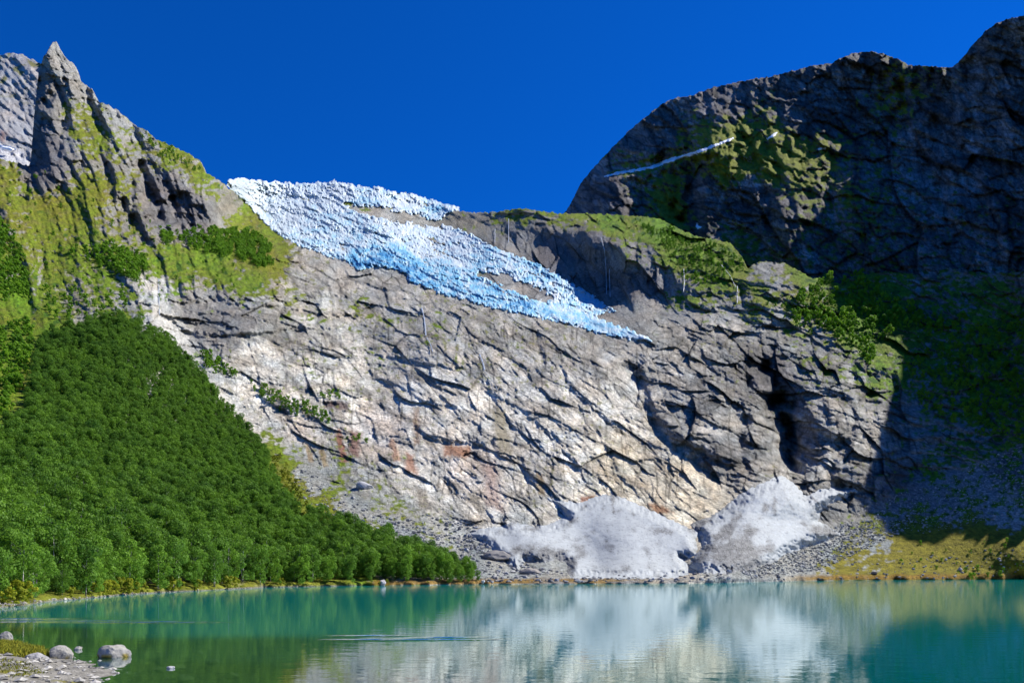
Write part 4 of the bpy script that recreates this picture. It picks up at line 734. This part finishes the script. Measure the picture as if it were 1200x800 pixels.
for a, b, wp, hp, sd_, lab, tc in [(429, 619, 8, 6, 21, 'white boulder on the green strip just above the forest edge', (.62, .6, .58)), (523, 664, 11, 9, 22, 'pale pointed boulder among birches at the right end of the forest', (.52, .5, .46)), (425, 572, 24, 9, 23, 'long grey block at the top of the scree fan', (.33, .33, .34)),
      (566, 682, 5, 4, 24, 'light stone at the waterline where the forest ends', (.55, .53, .5)), (622, 672, 24, 7, 25, 'brown-grey slab at the left foot of the wide snow cone', (.25, .23, .21)), (582, 655, 36, 11, 26, 'dark grey slab above the left foot of the wide snow cone', (.2, .19, .18)), (1126, 668, 6, 4, 27, 'grey boulder in the yellow grass near the right shore', (.4, .38, .36)),
      (1026, 672, 7, 4, 28, 'brown boulder in the yellow grass at the middle of the right shore', (.2, .17, .14)), (448, 684, 8, 6, 29, 'grey boulder at the waterline in front of the forest', (.4, .38, .37))]:
    boulder(a, b, wp, hp, sd_, lab, sd_, Yd=float(sampM(a, b))*.995, tonec=tc, sub=3)

def scatter_stones(name, polys, n, smin, smax, lab, seed, tonec):
    r = np.random.default_rng(seed); t = (1+5**.5)/2
    I = np.array([(-1, t, 0), (1, t, 0), (-1, -t, 0), (1, -t, 0), (0, -1, t), (0, 1, t), (0, -1, -t), (0, 1, -t), (t, 0, -1), (t, 0, 1), (-t, 0, -1), (-t, 0, 1)])/1.9
    Fc = np.array([(0, 11, 5), (0, 5, 1), (0, 1, 7), (0, 7, 10), (0, 10, 11), (1, 5, 9), (5, 11, 4), (11, 10, 2), (10, 7, 6), (7, 1, 8), (3, 9, 4), (3, 4, 2), (3, 2, 6), (3, 6, 8), (3, 8, 9), (4, 9, 5), (2, 4, 11), (6, 2, 10), (8, 6, 7), (9, 8, 1)])
    Vs, Fs, Cs = [], [], []; c0 = 0
    for poly, nn in zip(polys, n):
        P = np.array(poly, float); x = r.uniform(P[:, 0].min(), P[:, 0].max(), nn*6); y = r.uniform(P[:, 1].min(), P[:, 1].max(), nn*6)
        ok = poly_sd(x[None], y[None], poly)[0] > 0; x = x[ok][:nn]; y = y[ok][:nn]; d = sampM(x, y); W = world(x, y, d)
        for k in range(len(x)):
            s = smin*(smax/smin)**(r.random()**3); v = I*(1+r.uniform(-.25, .25, (12, 1)))*s*np.array((1, r.uniform(.6, 1), r.uniform(.45, .8))); a = r.uniform(0, 6.28); v = v@np.array([[math.cos(a), math.sin(a), 0], [-math.sin(a), math.cos(a), 0], [0, 0, 1]])
            Vs.append(v+W[k]+(0, -.3*s, .15*s)); Fs.append(Fc+c0); c0 += 12; Cs.append(np.ones((12, 3))*np.array(tonec)*r.uniform(.6, 1.4))
    o = link(name, np_mesh(name, np.concatenate(Vs), np.concatenate(Fs), np.concatenate(Cs), smooth=False), mats=[M_ROCK]); tag(o, lab, kind='stuff')
scatter_stones('talus_stones', [[(860, 665), (930, 640), (990, 612), (1040, 608), (1060, 622), (1010, 645), (960, 668), (880, 678)], [(1000, 600), (1200, 520), (1210, 600), (1080, 625)], [(880, 668), (1200, 640), (1200, 677), (900, 679)]], (3400, 2200, 400), .2, 1.0, 'grey talus stones strewn below the right cliffs', 5, (.36, .36, .35))
scatter_stones('scree_stones', [[(470, 600), (520, 625), (600, 655), (660, 672), (560, 676), (500, 655), (440, 610)], [(340, 540), (470, 612), (540, 660), (520, 660), (400, 612), (350, 585)], [(540, 670), (700, 672), (860, 670), (860, 681), (560, 682)], [(490, 600), (560, 615), (590, 650), (540, 640)]], (1300, 700, 500, 500), .2, 1.3, 'broken grey rocks at the foot of the light wall', 6, (.36, .36, .36))
scatter_stones('shore_stones', [[(-20, 706), (60, 702), (140, 695.5), (250, 690), (420, 685), (420, 686.5), (250, 691.5), (140, 697.5), (60, 704.8), (-20, 712)]], (500,), .10, .35, 'pale shoreline stones in front of the forest', 8, (.40, .37, .33))

# ------------------------------------------------------------------ trees
def crown_mesh(name, seed, H=10., n=2100, leaf=.34, spread=.30, base=.10, shape='birch'):
    r = np.random.default_rng(seed); cl = []
    m = 26 if shape == 'birch' else 13
    for k in range(m):
        z = base+(1-base)*((k+.5)/m)**.9; prof = max(.12, math.sin(math.pi*min(1, (z-base+.10)/(1.22-base))**.9))**.7 if shape == 'birch' else math.sqrt(max(.05, 1-(z)**2))
        a = k*2.4+r.uniform(-.5, .5); rad = spread*H*prof*r.uniform(.15, 1.0)
        cl.append((math.cos(a)*rad, math.sin(a)*rad, z*H*.96, H*r.uniform(.05, .15)*(1.25 if shape != 'birch' else 1), r.random()))
    cl = np.array(cl); wts = cl[:, 3]**2; idx = r.choice(m, n, p=wts/wts.sum()); C = cl[idx]
    d = r.normal(size=(n, 3)); d /= np.linalg.norm(d, axis=1)[:, None]; rr = r.uniform(.45, 1, n)**.6
    P = C[:, :3]+d*(rr*C[:, 3])[:, None]*np.array((1, 1, .85)); P[:, 2] = np.maximum(P[:, 2], .02*H)
    u = r.normal(size=(n, 3))+d*.2; u -= d*((u*d).sum(1)*.6)[:, None]; u /= np.linalg.norm(u, axis=1)[:, None]; v = np.cross(u, d+.5*r.normal(size=(n, 3))); v /= np.linalg.norm(v, axis=1)[:, None]
    s = (leaf*r.uniform(.6, 1.3, n))[:, None]
    V = np.stack([P-u*s*.6, P+v*s*.45, P+u*s*.6, P-v*s*.45], 1).reshape(-1, 3); Q = np.arange(4*n).reshape(n, 4)
    shade = np.clip(.6*C[:, 4]+.4*r.random(n), 0, 1); c = np.repeat(shade, 4)[:, None]*np.ones((1, 3))
    return np_mesh(name, V, Q, c, smooth=False)
def trunk_mesh(name, seed, H=10.):
    r = np.random.default_rng(seed); V, Q = [], []
    def tube(p0, p1, r0, r1, bend):
        n, k = 5, 6; b = len(V)
        for i in range(n):
            t = i/(n-1); c = np.array(p0)*(1-t)+np.array(p1)*t+np.array(bend)*math.sin(t*math.pi)
            for j in range(k): a = j*2*math.pi/k; V.append(c+np.array((math.cos(a), math.sin(a), 0))*(r0*(1-t)+r1*t))
        for i in range(n-1):
            for j in range(k): Q.append((b+i*k+j, b+i*k+(j+1) % k, b+(i+1)*k+(j+1) % k, b+(i+1)*k+j))
    for s in range(1 if r.random() < .5 else 2):
        lx, ly = r.uniform(-.5, .5, 2); tube((s*.25, 0, -.8), (lx+s*.4, ly, H*.88), .12, .03, (r.uniform(-.2, .2), r.uniform(-.2, .2), 0))
        for k in range(6):
            z = H*r.uniform(.25, .75); a = r.uniform(0, 6.28); tube((lx*z/H, ly*z/H, z), (lx*z/H+math.cos(a)*H*.17, ly*z/H+math.sin(a)*H*.17, z+H*.14), .045, .012, (0, 0, -.1))
    return np_mesh(name, np.array(V), np.array(Q))
NV = 6
CROWN = [crown_mesh('crown', 300+k, 10., 3000, .31, (.22, .36, .28, .33, .25, .40)[k]) for k in range(NV)]
TRUNK = [trunk_mesh('trunk', 400+k) for k in range(NV)]
BUSHC = [crown_mesh('crown', 500+k, 4., 900, .36, .55, .0, 'bush') for k in range(3)]
for m_ in CROWN: m_.materials.append(M_LEAF)
for m_ in TRUNK: m_.materials.append(M_BARK)
for m_ in BUSHC: m_.materials.append(M_BUSH)
BUSHY = [m_.copy() for m_ in BUSHC]
for m_ in BUSHY: m_.materials[0] = M_LEAFY
def empty(name, loc): o = bpy.data.objects.new(name, None); COL.objects.link(o); o.location = loc; o.empty_display_size = .5; return o
def tree(loc, H, k, rz, lab, group, name='birch_tree', crowns=CROWN, trunks=TRUNK, cat='tree', base=10., wide=1.0):
    t = empty(name, loc); s = H/base; t.scale = (s*wide, s*wide, s); t.rotation_euler = (0, 0, rz)
    o = bpy.data.objects.new('crown', crowns[k % len(crowns)]); COL.objects.link(o); o.parent = t
    if trunks: o2 = bpy.data.objects.new('trunk', trunks[k % len(trunks)]); COL.objects.link(o2); o2.parent = t
    tag(t, lab, cat, group); return t
# sample stems over the ground area of a polygon, with a minimum distance
area = np.linalg.norm(np.cross(np.gradient(Pm, axis=1), np.gradient(Pm, axis=0)), axis=-1)
def stems(poly, spacing, seed, dens=None, cap=20000):
    r = np.random.default_rng(seed); P = np.array(poly, float)
    pd = 0 if poly is FOREST else 6
    i0, i1 = np.searchsorted(xs, [P[:, 0].min()-pd, P[:, 0].max()+pd]); j0, j1 = np.searchsorted(ys, [P[:, 1].min()-pd, P[:, 1].max()+1+pd])
    x = X[j0:j1, i0:i1]; y = Y[j0:j1, i0:i1]; m = (poly_sd(x, y, poly)+(0 if poly is FOREST else 5)*(noise(x/9, y/8, 301)+.7*noise(x/3.5, y/3, 302)) > 0) & (y < bot[None, i0:i1]-1) & (y > top[None, i0:i1]+1)
    a = np.minimum(area[j0:j1, i0:i1], 60)*m*ss(*((-9, -8) if poly is FOREST else (-.35, .25)), noise(x/9, y/6, seed)+.5*noise(x/3.5, y/3, seed+1))
    if dens is not None: a = a*dens(x, y)
    tot = a.sum(); n = int(min(cap, tot/spacing**2*2.2)); 
    if n < 1: return np.zeros((0, 5))
    id_ = r.choice(a.size, n, p=(a/tot).ravel()); px = x.ravel()[id_]+r.uniform(-.6, .6, n); py = y.ravel()[id_]+r.uniform(-.6, .6, n)
    W = world(px, py, sampM(px, py)); seen = {}; out = []
    for k in range(n):
        c = (int(W[k, 0]//spacing), int(W[k, 1]//spacing), int(W[k, 2]//spacing)); bad = False
        for dx in (-1, 0, 1):
            for dy in (-1, 0, 1):
                for dz in (-1, 0, 1):
                    for q_ in seen.get((c[0]+dx, c[1]+dy, c[2]+dz), ()):
                        if ((W[q_]-W[k])**2).sum() < (spacing*.72)**2: bad = True; break
        if bad: continue
        seen.setdefault(c, []).append(k); out.append((px[k], py[k], *W[k]))
    return np.array(out).reshape(-1, 5)
FS = stems(FOREST, 3.1, 11)
FS = FS[noise(FS[:, 0]/13, FS[:, 1]/9, 232)+.5*noise(FS[:, 0]/5, FS[:, 1]/4, 233) > -.62]
fh = 4.8+6.5*rng.random(len(FS))**1.2+1.0*noise(FS[:, 0]/40, FS[:, 1]/30, 231)
fh *= 1-.13*ss(190, 130, FS[:, 3]); fh *= np.clip(.80+.25*ss(420, 120, FS[:, 3])-.25*ss(480, 560, FS[:, 0]), .5, 1.2)
size = fh/FS[:, 3]*F; vis = (FS[:, 0] > -15) & (FS[:, 1] > 0)
front = np.full(len(FS), 0.0)
order = np.argsort(-(size*vis)); first = order[:300]; restt = order[300:]
shore_d = np.interp(FS[:, 0], BX, BY)-FS[:, 1]
ZON = [(40, 'at the left edge of the picture'), (80, 'above the grassy tip of the gravel spit'), (110, 'left above the large boulder'), (150, 'above the large boulder in the water'), (190, 'behind the broad yellow bush clump'), (235, 'right of the broad yellow bush clump'), (300, 'above the long pale ripple on the lake'), (380, 'left of the scree fan'), (2000, 'towards the right tip of the forest')]
for n_, i in enumerate(first):
    d_, x0 = shore_d[i], FS[i, 0]; z_ = next(t for lim, t in ZON if x0 < lim)
    row = 'at the water\'s edge' if d_ < 4.5 else 'in the second row' if d_ < 10 else 'low on the slope' if d_ < 20 else 'higher in the forest'
    sz = 'tall' if fh[i] > 9.6 else 'small' if fh[i] < 7.6 else 'middling'
    lab = sz+' birch '+row+', '+z_; assert len(lab.split()) <= 16, lab
    tree(FS[i, 2:5], float(fh[i]), n_, rng.uniform(0, 6.28), lab, lab[:60])
# one object for the rest of the forest, instancing the crowns above
def gn_scatter(name, pts, scl, srcs, lab, kind='stuff', seed=0, wide=1.0):
    r = np.random.default_rng(seed)
    me = bpy.data.meshes.new(name); me.vertices.add(len(pts)); me.vertices.foreach_set('co', np.asarray(pts, np.float32).ravel())
    for nm, v in (('scl', scl), ('rot', r.uniform(0, 6.28, len(pts))), ('pick', r.integers(0, len(srcs), len(pts)).astype(float))):
        a = me.attributes.new(nm, 'FLOAT', 'POINT'); a.data.foreach_set('value', np.asarray(v, np.float32))
    o = link(name, me); g = bpy.data.node_groups.new(name, 'GeometryNodeTree'); N = g.nodes.new; L = g.links.new
    g.interface.new_socket('Geometry', in_out='INPUT', socket_type='NodeSocketGeometry'); g.interface.new_socket('Geometry', in_out='OUTPUT', socket_type='NodeSocketGeometry')
    gi = N('NodeGroupInput'); go = N('NodeGroupOutput'); jn = N('GeometryNodeJoinGeometry')
    def at(nm): a = N('GeometryNodeInputNamedAttribute'); a.data_type = 'FLOAT'; a.inputs['Name'].default_value = nm; return a.outputs['Attribute']
    cx = N('ShaderNodeCombineXYZ'); L(at('rot'), cx.inputs[2]); er = N('FunctionNodeEulerToRotation'); L(cx.outputs[0], er.inputs[0])
    sc = N('ShaderNodeCombineXYZ'); sa_ = at('scl'); mw = N('ShaderNodeMath'); mw.operation = 'MULTIPLY'; mw.inputs[1].default_value = wide; L(sa_, mw.inputs[0])
    L(mw.outputs[0], sc.inputs[0]); L(mw.outputs[0], sc.inputs[1]); L(sa_, sc.inputs[2])
    for k, s in enumerate(srcs):
        oi = N('GeometryNodeObjectInfo'); oi.inputs['Object'].default_value = s; oi.transform_space = 'ORIGINAL'
        cmp_ = N('FunctionNodeCompare'); cmp_.data_type = 'FLOAT'; cmp_.operation = 'EQUAL'; L(at('pick'), cmp_.inputs['A']); cmp_.inputs['B'].default_value = k; cmp_.inputs['Epsilon'].default_value = .3
        ip = N('GeometryNodeInstanceOnPoints'); L(gi.outputs[0], ip.inputs['Points']); L(cmp_.outputs[0], ip.inputs['Selection']); L(oi.outputs['Geometry'], ip.inputs['Instance']); L(er.outputs[0], ip.inputs['Rotation']); L(sc.outputs[0], ip.inputs['Scale'])
        L(ip.outputs[0], jn.inputs[0])
    L(jn.outputs[0], go.inputs[0]); md = o.modifiers.new('scatter', 'NODES'); md.node_group = g
    tag(o, lab, kind=kind); return o
crown_objs = [o for o in COL.objects if o.name.startswith('crown')][:NV]
gn_scatter('birch_forest', FS[restt, 2:5], fh[restt]/10, crown_objs, 'dense green birch forest covering the left hillside', seed=1)

# bushes standing alone
bush_objs = []
def bush(px, py, h, k, lab, group, mats, nm='bush', wide=1.15):
    t = empty(nm, world(np.array(px), np.array(py), sampM(px, py))); s = h/4; t.scale = (s*wide, s*wide, s); t.rotation_euler.z = k*1.3
    o = bpy.data.objects.new('crown', mats[k % 3]); COL.objects.link(o); o.parent = t; tag(t, lab, 'bush', group); bush_objs.append(o); return t
YB = [(8, 708), (20, 706.5), (30, 705), (108, 699), (118, 698), (126, 697), (134, 696.3), (142, 696), (150, 695.5), (158, 695), (168, 694), (200, 692.6), (210, 692), (232, 691), (268, 689.5), (276, 689), (330, 687.4)]
for k, (a, b) in enumerate(YB):
    lab = 'yellow-green willow bush on the left shore ' + ('at the corner of the lake' if a < 60 else 'in the broad clump before the birches' if a < 175 else 'in the small gap right of the broad clump' if a < 240 else 'on the far straight shore')
    bush(a, b-1.2, 2.0+1.0*((k*37) % 10)/10, k, lab, 'yellow bushes: '+lab[18:], BUSHY, 'willow_bush')
r5 = np.random.default_rng(55)
SHELF = [(935, 342), (950, 332), (985, 330), (1010, 326), (1050, 362), (1100, 372), (1105, 390), (1060, 392), (1030, 404), (1020, 430), (1000, 412), (960, 392), (930, 382)]
bs = stems(SHELF, 7.0, 56); bs = bs[r5.permutation(len(bs))[:150]]
for k in range(len(bs)):
    h = r5.uniform(6, 13); t = bush(bs[k, 0], bs[k, 1], h, k, 'bright green birch bush in the sunlit grove on the rock shelf right of centre', 'bushes of the sunlit grove', BUSHC, 'birch_bush', .85)
for a, b, h in [(1009, 341, 16), (1028, 333, 9), (1050, 372, 13), (1078, 377, 13), (1128, 378, 11), (1010, 322, 7), (1118, 386, 8)]:
    bush(a, b, h, int(a), 'round bright green bush standing out near the shadow edge above the grove', 'round bushes at the shadow edge', BUSHC, 'birch_bush', .95)
bo = bush_objs[-3:]
yo = bush_objs[:3]
for nm, poly, sp, hh, lab, src in [
   ('birch_scrub', [(86, 292), (130, 290), (165, 300), (176, 320), (160, 332), (130, 318), (100, 303)], 4.2, (4, 7), 'dark green scrub patch on the left mountain terrace left of the gully', bo),
   ('birch_scrub', [(0, 200), (60, 205), (150, 260), (330, 300), (300, 340), (200, 345), (100, 345), (0, 350)], 17., (1.5, 4.5), 'single small bushes dotted over the left mountain terraces', bo),
   ('birch_scrub', [(690, 258), (760, 256), (800, 275), (830, 340), (790, 320), (750, 275)], 13., (1.5, 3.5), 'small bushes dotted along the cliff top of the green shoulder', bo),
   ('birch_scrub', [(185, 276), (200, 270), (210, 282), (195, 290)], 4.0, (4, 7), 'small round scrub patch right above the stream gully', bo),
   ('birch_scrub', [(213, 282), (222, 274), (250, 270), (300, 274), (315, 290), (318, 316), (300, 312), (280, 302), (240, 298)], 4.0, (4, 7.5), 'broad dark scrub patch below the cliffs of the left mountain', bo),
   ('birch_scrub', [(-10, 250), (10, 270), (26, 300), (32, 345), (10, 352), (-10, 345)], 4.5, (4, 8), 'scrub patch at the left edge of the picture', bo),
   ('birch_scrub', [(0, 385), (30, 380), (40, 400), (30, 440), (12, 480), (0, 490)], 4.5, (3.5, 7), 'scattered scrub left of the grassy path above the forest', bo),
   ('birch_scrub', [(236, 412), (262, 426), (282, 440), (262, 442), (240, 432)], 3.6, (3.5, 6), 'scrub clump beside the top corner of the forest', bo),
   ('birch_scrub', [(295, 452), (330, 464), (365, 480), (396, 490), (384, 496), (340, 484), (300, 464)], 3.0, (2.5, 4.5), 'narrow band of scrub across the light slabs', bo),
   ('birch_scrub', [(368, 460), (400, 462), (400, 468), (370, 466)], 3.0, (2.5, 4), 'short scrub line above the narrow band', bo),
   ('birch_scrub', [(405, 508), (430, 518), (428, 522), (404, 514)], 3.0, (2, 3.5), 'tiny scrub strip below the narrow band', bo),
   ('birch_scrub', [(755, 266), (790, 272), (830, 290), (856, 328), (820, 335), (800, 322), (790, 300), (770, 284)], 4.2, (2.5, 5), 'green scrub on the right flank of the green shoulder', bo),
   ('birch_scrub', [(834, 286), (858, 294), (872, 312), (860, 322), (848, 306)], 4.2, (2.5, 4.5), 'green scrub on the outer rib of the green shoulder', bo),
   ('birch_scrub', [(880, 345), (935, 350), (940, 376), (900, 370)], 9.0, (2, 4), 'sparse low bushes on the ledges left of the grove', bo),
   ('birch_scrub', [(1060, 430), (1120, 390), (1200, 370), (1260, 400), (1260, 530), (1150, 510), (1080, 478)], 6.5, (3, 7), 'dark shaded scrub covering the slope at the right edge', bo),
   ('birch_scrub', [(1100, 668), (1215, 660), (1215, 677), (1130, 678)], 5.0, (1.5, 3.5), 'green low bushes along the right shore', bo),
   ('birch_scrub', [(1040, 650), (1110, 630), (1190, 632), (1190, 660), (1060, 668)], 9.0, (1.2, 2.6), 'scattered low bushes in the yellow grass on the right', bo),
   ('birch_scrub', [(170, 158), (182, 168), (236, 196), (236, 202), (190, 188), (176, 176)], 6.0, (3, 5), 'shrubs along the skyline ridge of the left mountain', bo),
   ('birch_scrub', [(50, 340), (150, 345), (150, 374), (90, 380), (50, 372)], 8.0, (2.5, 6), 'sparse bushes on the rock bands above the forest', bo),
   ('willow_scrub', [(318, 535), (335, 545), (352, 580), (375, 606), (420, 628), (480, 652), (450, 640), (400, 618), (345, 606), (330, 580)], 3.4, (1.6, 3.4), 'yellow-green willow scrub along the right edge of the forest', yo),
   ('willow_scrub', [(0, 704), (100, 699), (200, 692), (400, 685), (560, 682), (560, 684), (400, 686), (200, 694), (100, 701), (0, 711)], 2.6, (.5, 1.5), 'low yellow-green growth along the forest shoreline', yo)]:
    sp_ = stems(poly, sp, int(sum(poly[0]))+7)
    if len(sp_):
        h_ = np.random.default_rng(len(sp_)).uniform(hh[0], hh[1], len(sp_)); gn_scatter(nm, sp_[:, 2:5], h_/4, src, lab, seed=len(sp_), wide=.95)

# ------------------------------------------------------------------ grass blades on the near spit
def blades(name, n, polyw, lab, cols, hmin, hmax):
    r = np.random.default_rng(77); P = np.array(polyw); x = r.uniform(P[:, 0].min(), P[:, 0].max(), n*4); y = r.uniform(P[:, 1].min(), P[:, 1].max(), n*4)
    ok = (poly_sd(x[None], y[None], polyw)[0] > 0) & (noise(x/1.3, y/1.3, 241)+.5*noise(x/.5, y/.5, 242) > -.15); x = x[ok][:n]; y = y[ok][:n]; n = len(x); z = bilin(bx, by, hz, x, y)
    a = r.uniform(0, 6.28, n); h = r.uniform(hmin, hmax, n); w_ = .012+.01*r.random(n); lx = r.normal(0, .35, n)*h; ly = r.normal(0, .35, n)*h
    p = np.stack([x, y, z-.02], -1); d = np.stack([np.cos(a), np.sin(a), 0*a], -1)*w_[:, None]
    mid = p+np.stack([lx*.3, ly*.3, h*.6], -1); tip = p+np.stack([lx, ly, h], -1)
    V = np.stack([p-d, p+d, mid+d*.7, mid-d*.7, tip], 1).reshape(-1, 3); b = np.arange(n)[:, None]*5
    T_ = np.concatenate([b+np.array([[0, 1, 2]]), b+np.array([[0, 2, 3]]), b+np.array([[3, 2, 4]])])
    k = r.random(n)[:, None]; c = np.array(cols[0])*(1-k)+np.array(cols[1])*k; C = np.repeat(c, 5, 0)
    o = link(name, np_mesh(name, V, T_, C, smooth=False), mats=[M_SHORE]); tag(o, lab, kind='stuff')
blades('grass', 26000, [(-34, 48), (-30.5, 45.8), (-27.2, 43.2), (-24.4, 39.8), (-21.0, 35), (-21.4, 33), (-26, 32.6), (-30, 40)], 'yellow-green grass on the near gravel spit', ((.30, .27, .02), (.14, .17, .02)), .12, .42)
blades('grass', 5000, [(-24, 33), (-20, 31.5), (-17.5, 29), (-17, 25), (-24, 25)], 'sparse short grass between the stones at the bottom left corner', ((.22, .20, .02), (.10, .13, .02)), .04, .14)
# pebbles and cobbles on the spit
def pebbles(name, n, lab, smin, smax, seed):
    r = np.random.default_rng(seed); x = r.uniform(-34, -13, n); y = r.uniform(24, 50, n); sd = bilin(bx, by, sdb, x, y); ok = (sd > -1.6) & (noise(x/1.5, y/1.5, 251) > -.3); x, y = x[ok], y[ok]; z = bilin(bx, by, hz, x, y)
    t = .7; O = np.array([(1, 0, 0), (-1, 0, 0), (0, 1, 0), (0, -1, 0), (0, 0, 1), (0, 0, -1), (t, t, .3), (-t, t, .3), (-t, -t, .3), (t, -t, .3)])
    Fc = np.array([(0, 6, 4), (6, 2, 4), (2, 7, 4), (7, 1, 4), (1, 8, 4), (8, 3, 4), (3, 9, 4), (9, 0, 4), (6, 0, 5), (2, 6, 5), (7, 2, 5), (1, 7, 5), (8, 1, 5), (3, 8, 5), (9, 3, 5), (0, 9, 5)])
    m = len(x); s = smin*(smax/smin)**(r.random(m)**2.5); a = r.uniform(0, 6.28, m); V = O[None]*(1+r.uniform(-.22, .22, (m, 10, 1)))*s[:, None, None]*np.stack([np.ones(m), r.uniform(.6, 1, m), r.uniform(.35, .65, m)], -1)[:, None]
    V = np.stack([V[..., 0]*np.cos(a)[:, None]-V[..., 1]*np.sin(a)[:, None], V[..., 0]*np.sin(a)[:, None]+V[..., 1]*np.cos(a)[:, None], V[..., 2]], -1)+np.stack([x, y, z+s*.1], -1)[:, None]
    C = np.repeat(np.array((.27, .26, .235))*r.uniform(.45, 1.5, (m, 1)), 10, 0); o = link(name, np_mesh(name, V.reshape(-1, 3), (Fc[None]+np.arange(m)[:, None, None]*10).reshape(-1, 3), C, smooth=False), mats=[M_STONE]); tag(o, lab, kind='stuff')
pebbles('pebbles', 9000, 'mixed grey pebbles and cobbles on the near gravel spit', .03, .22, 91)
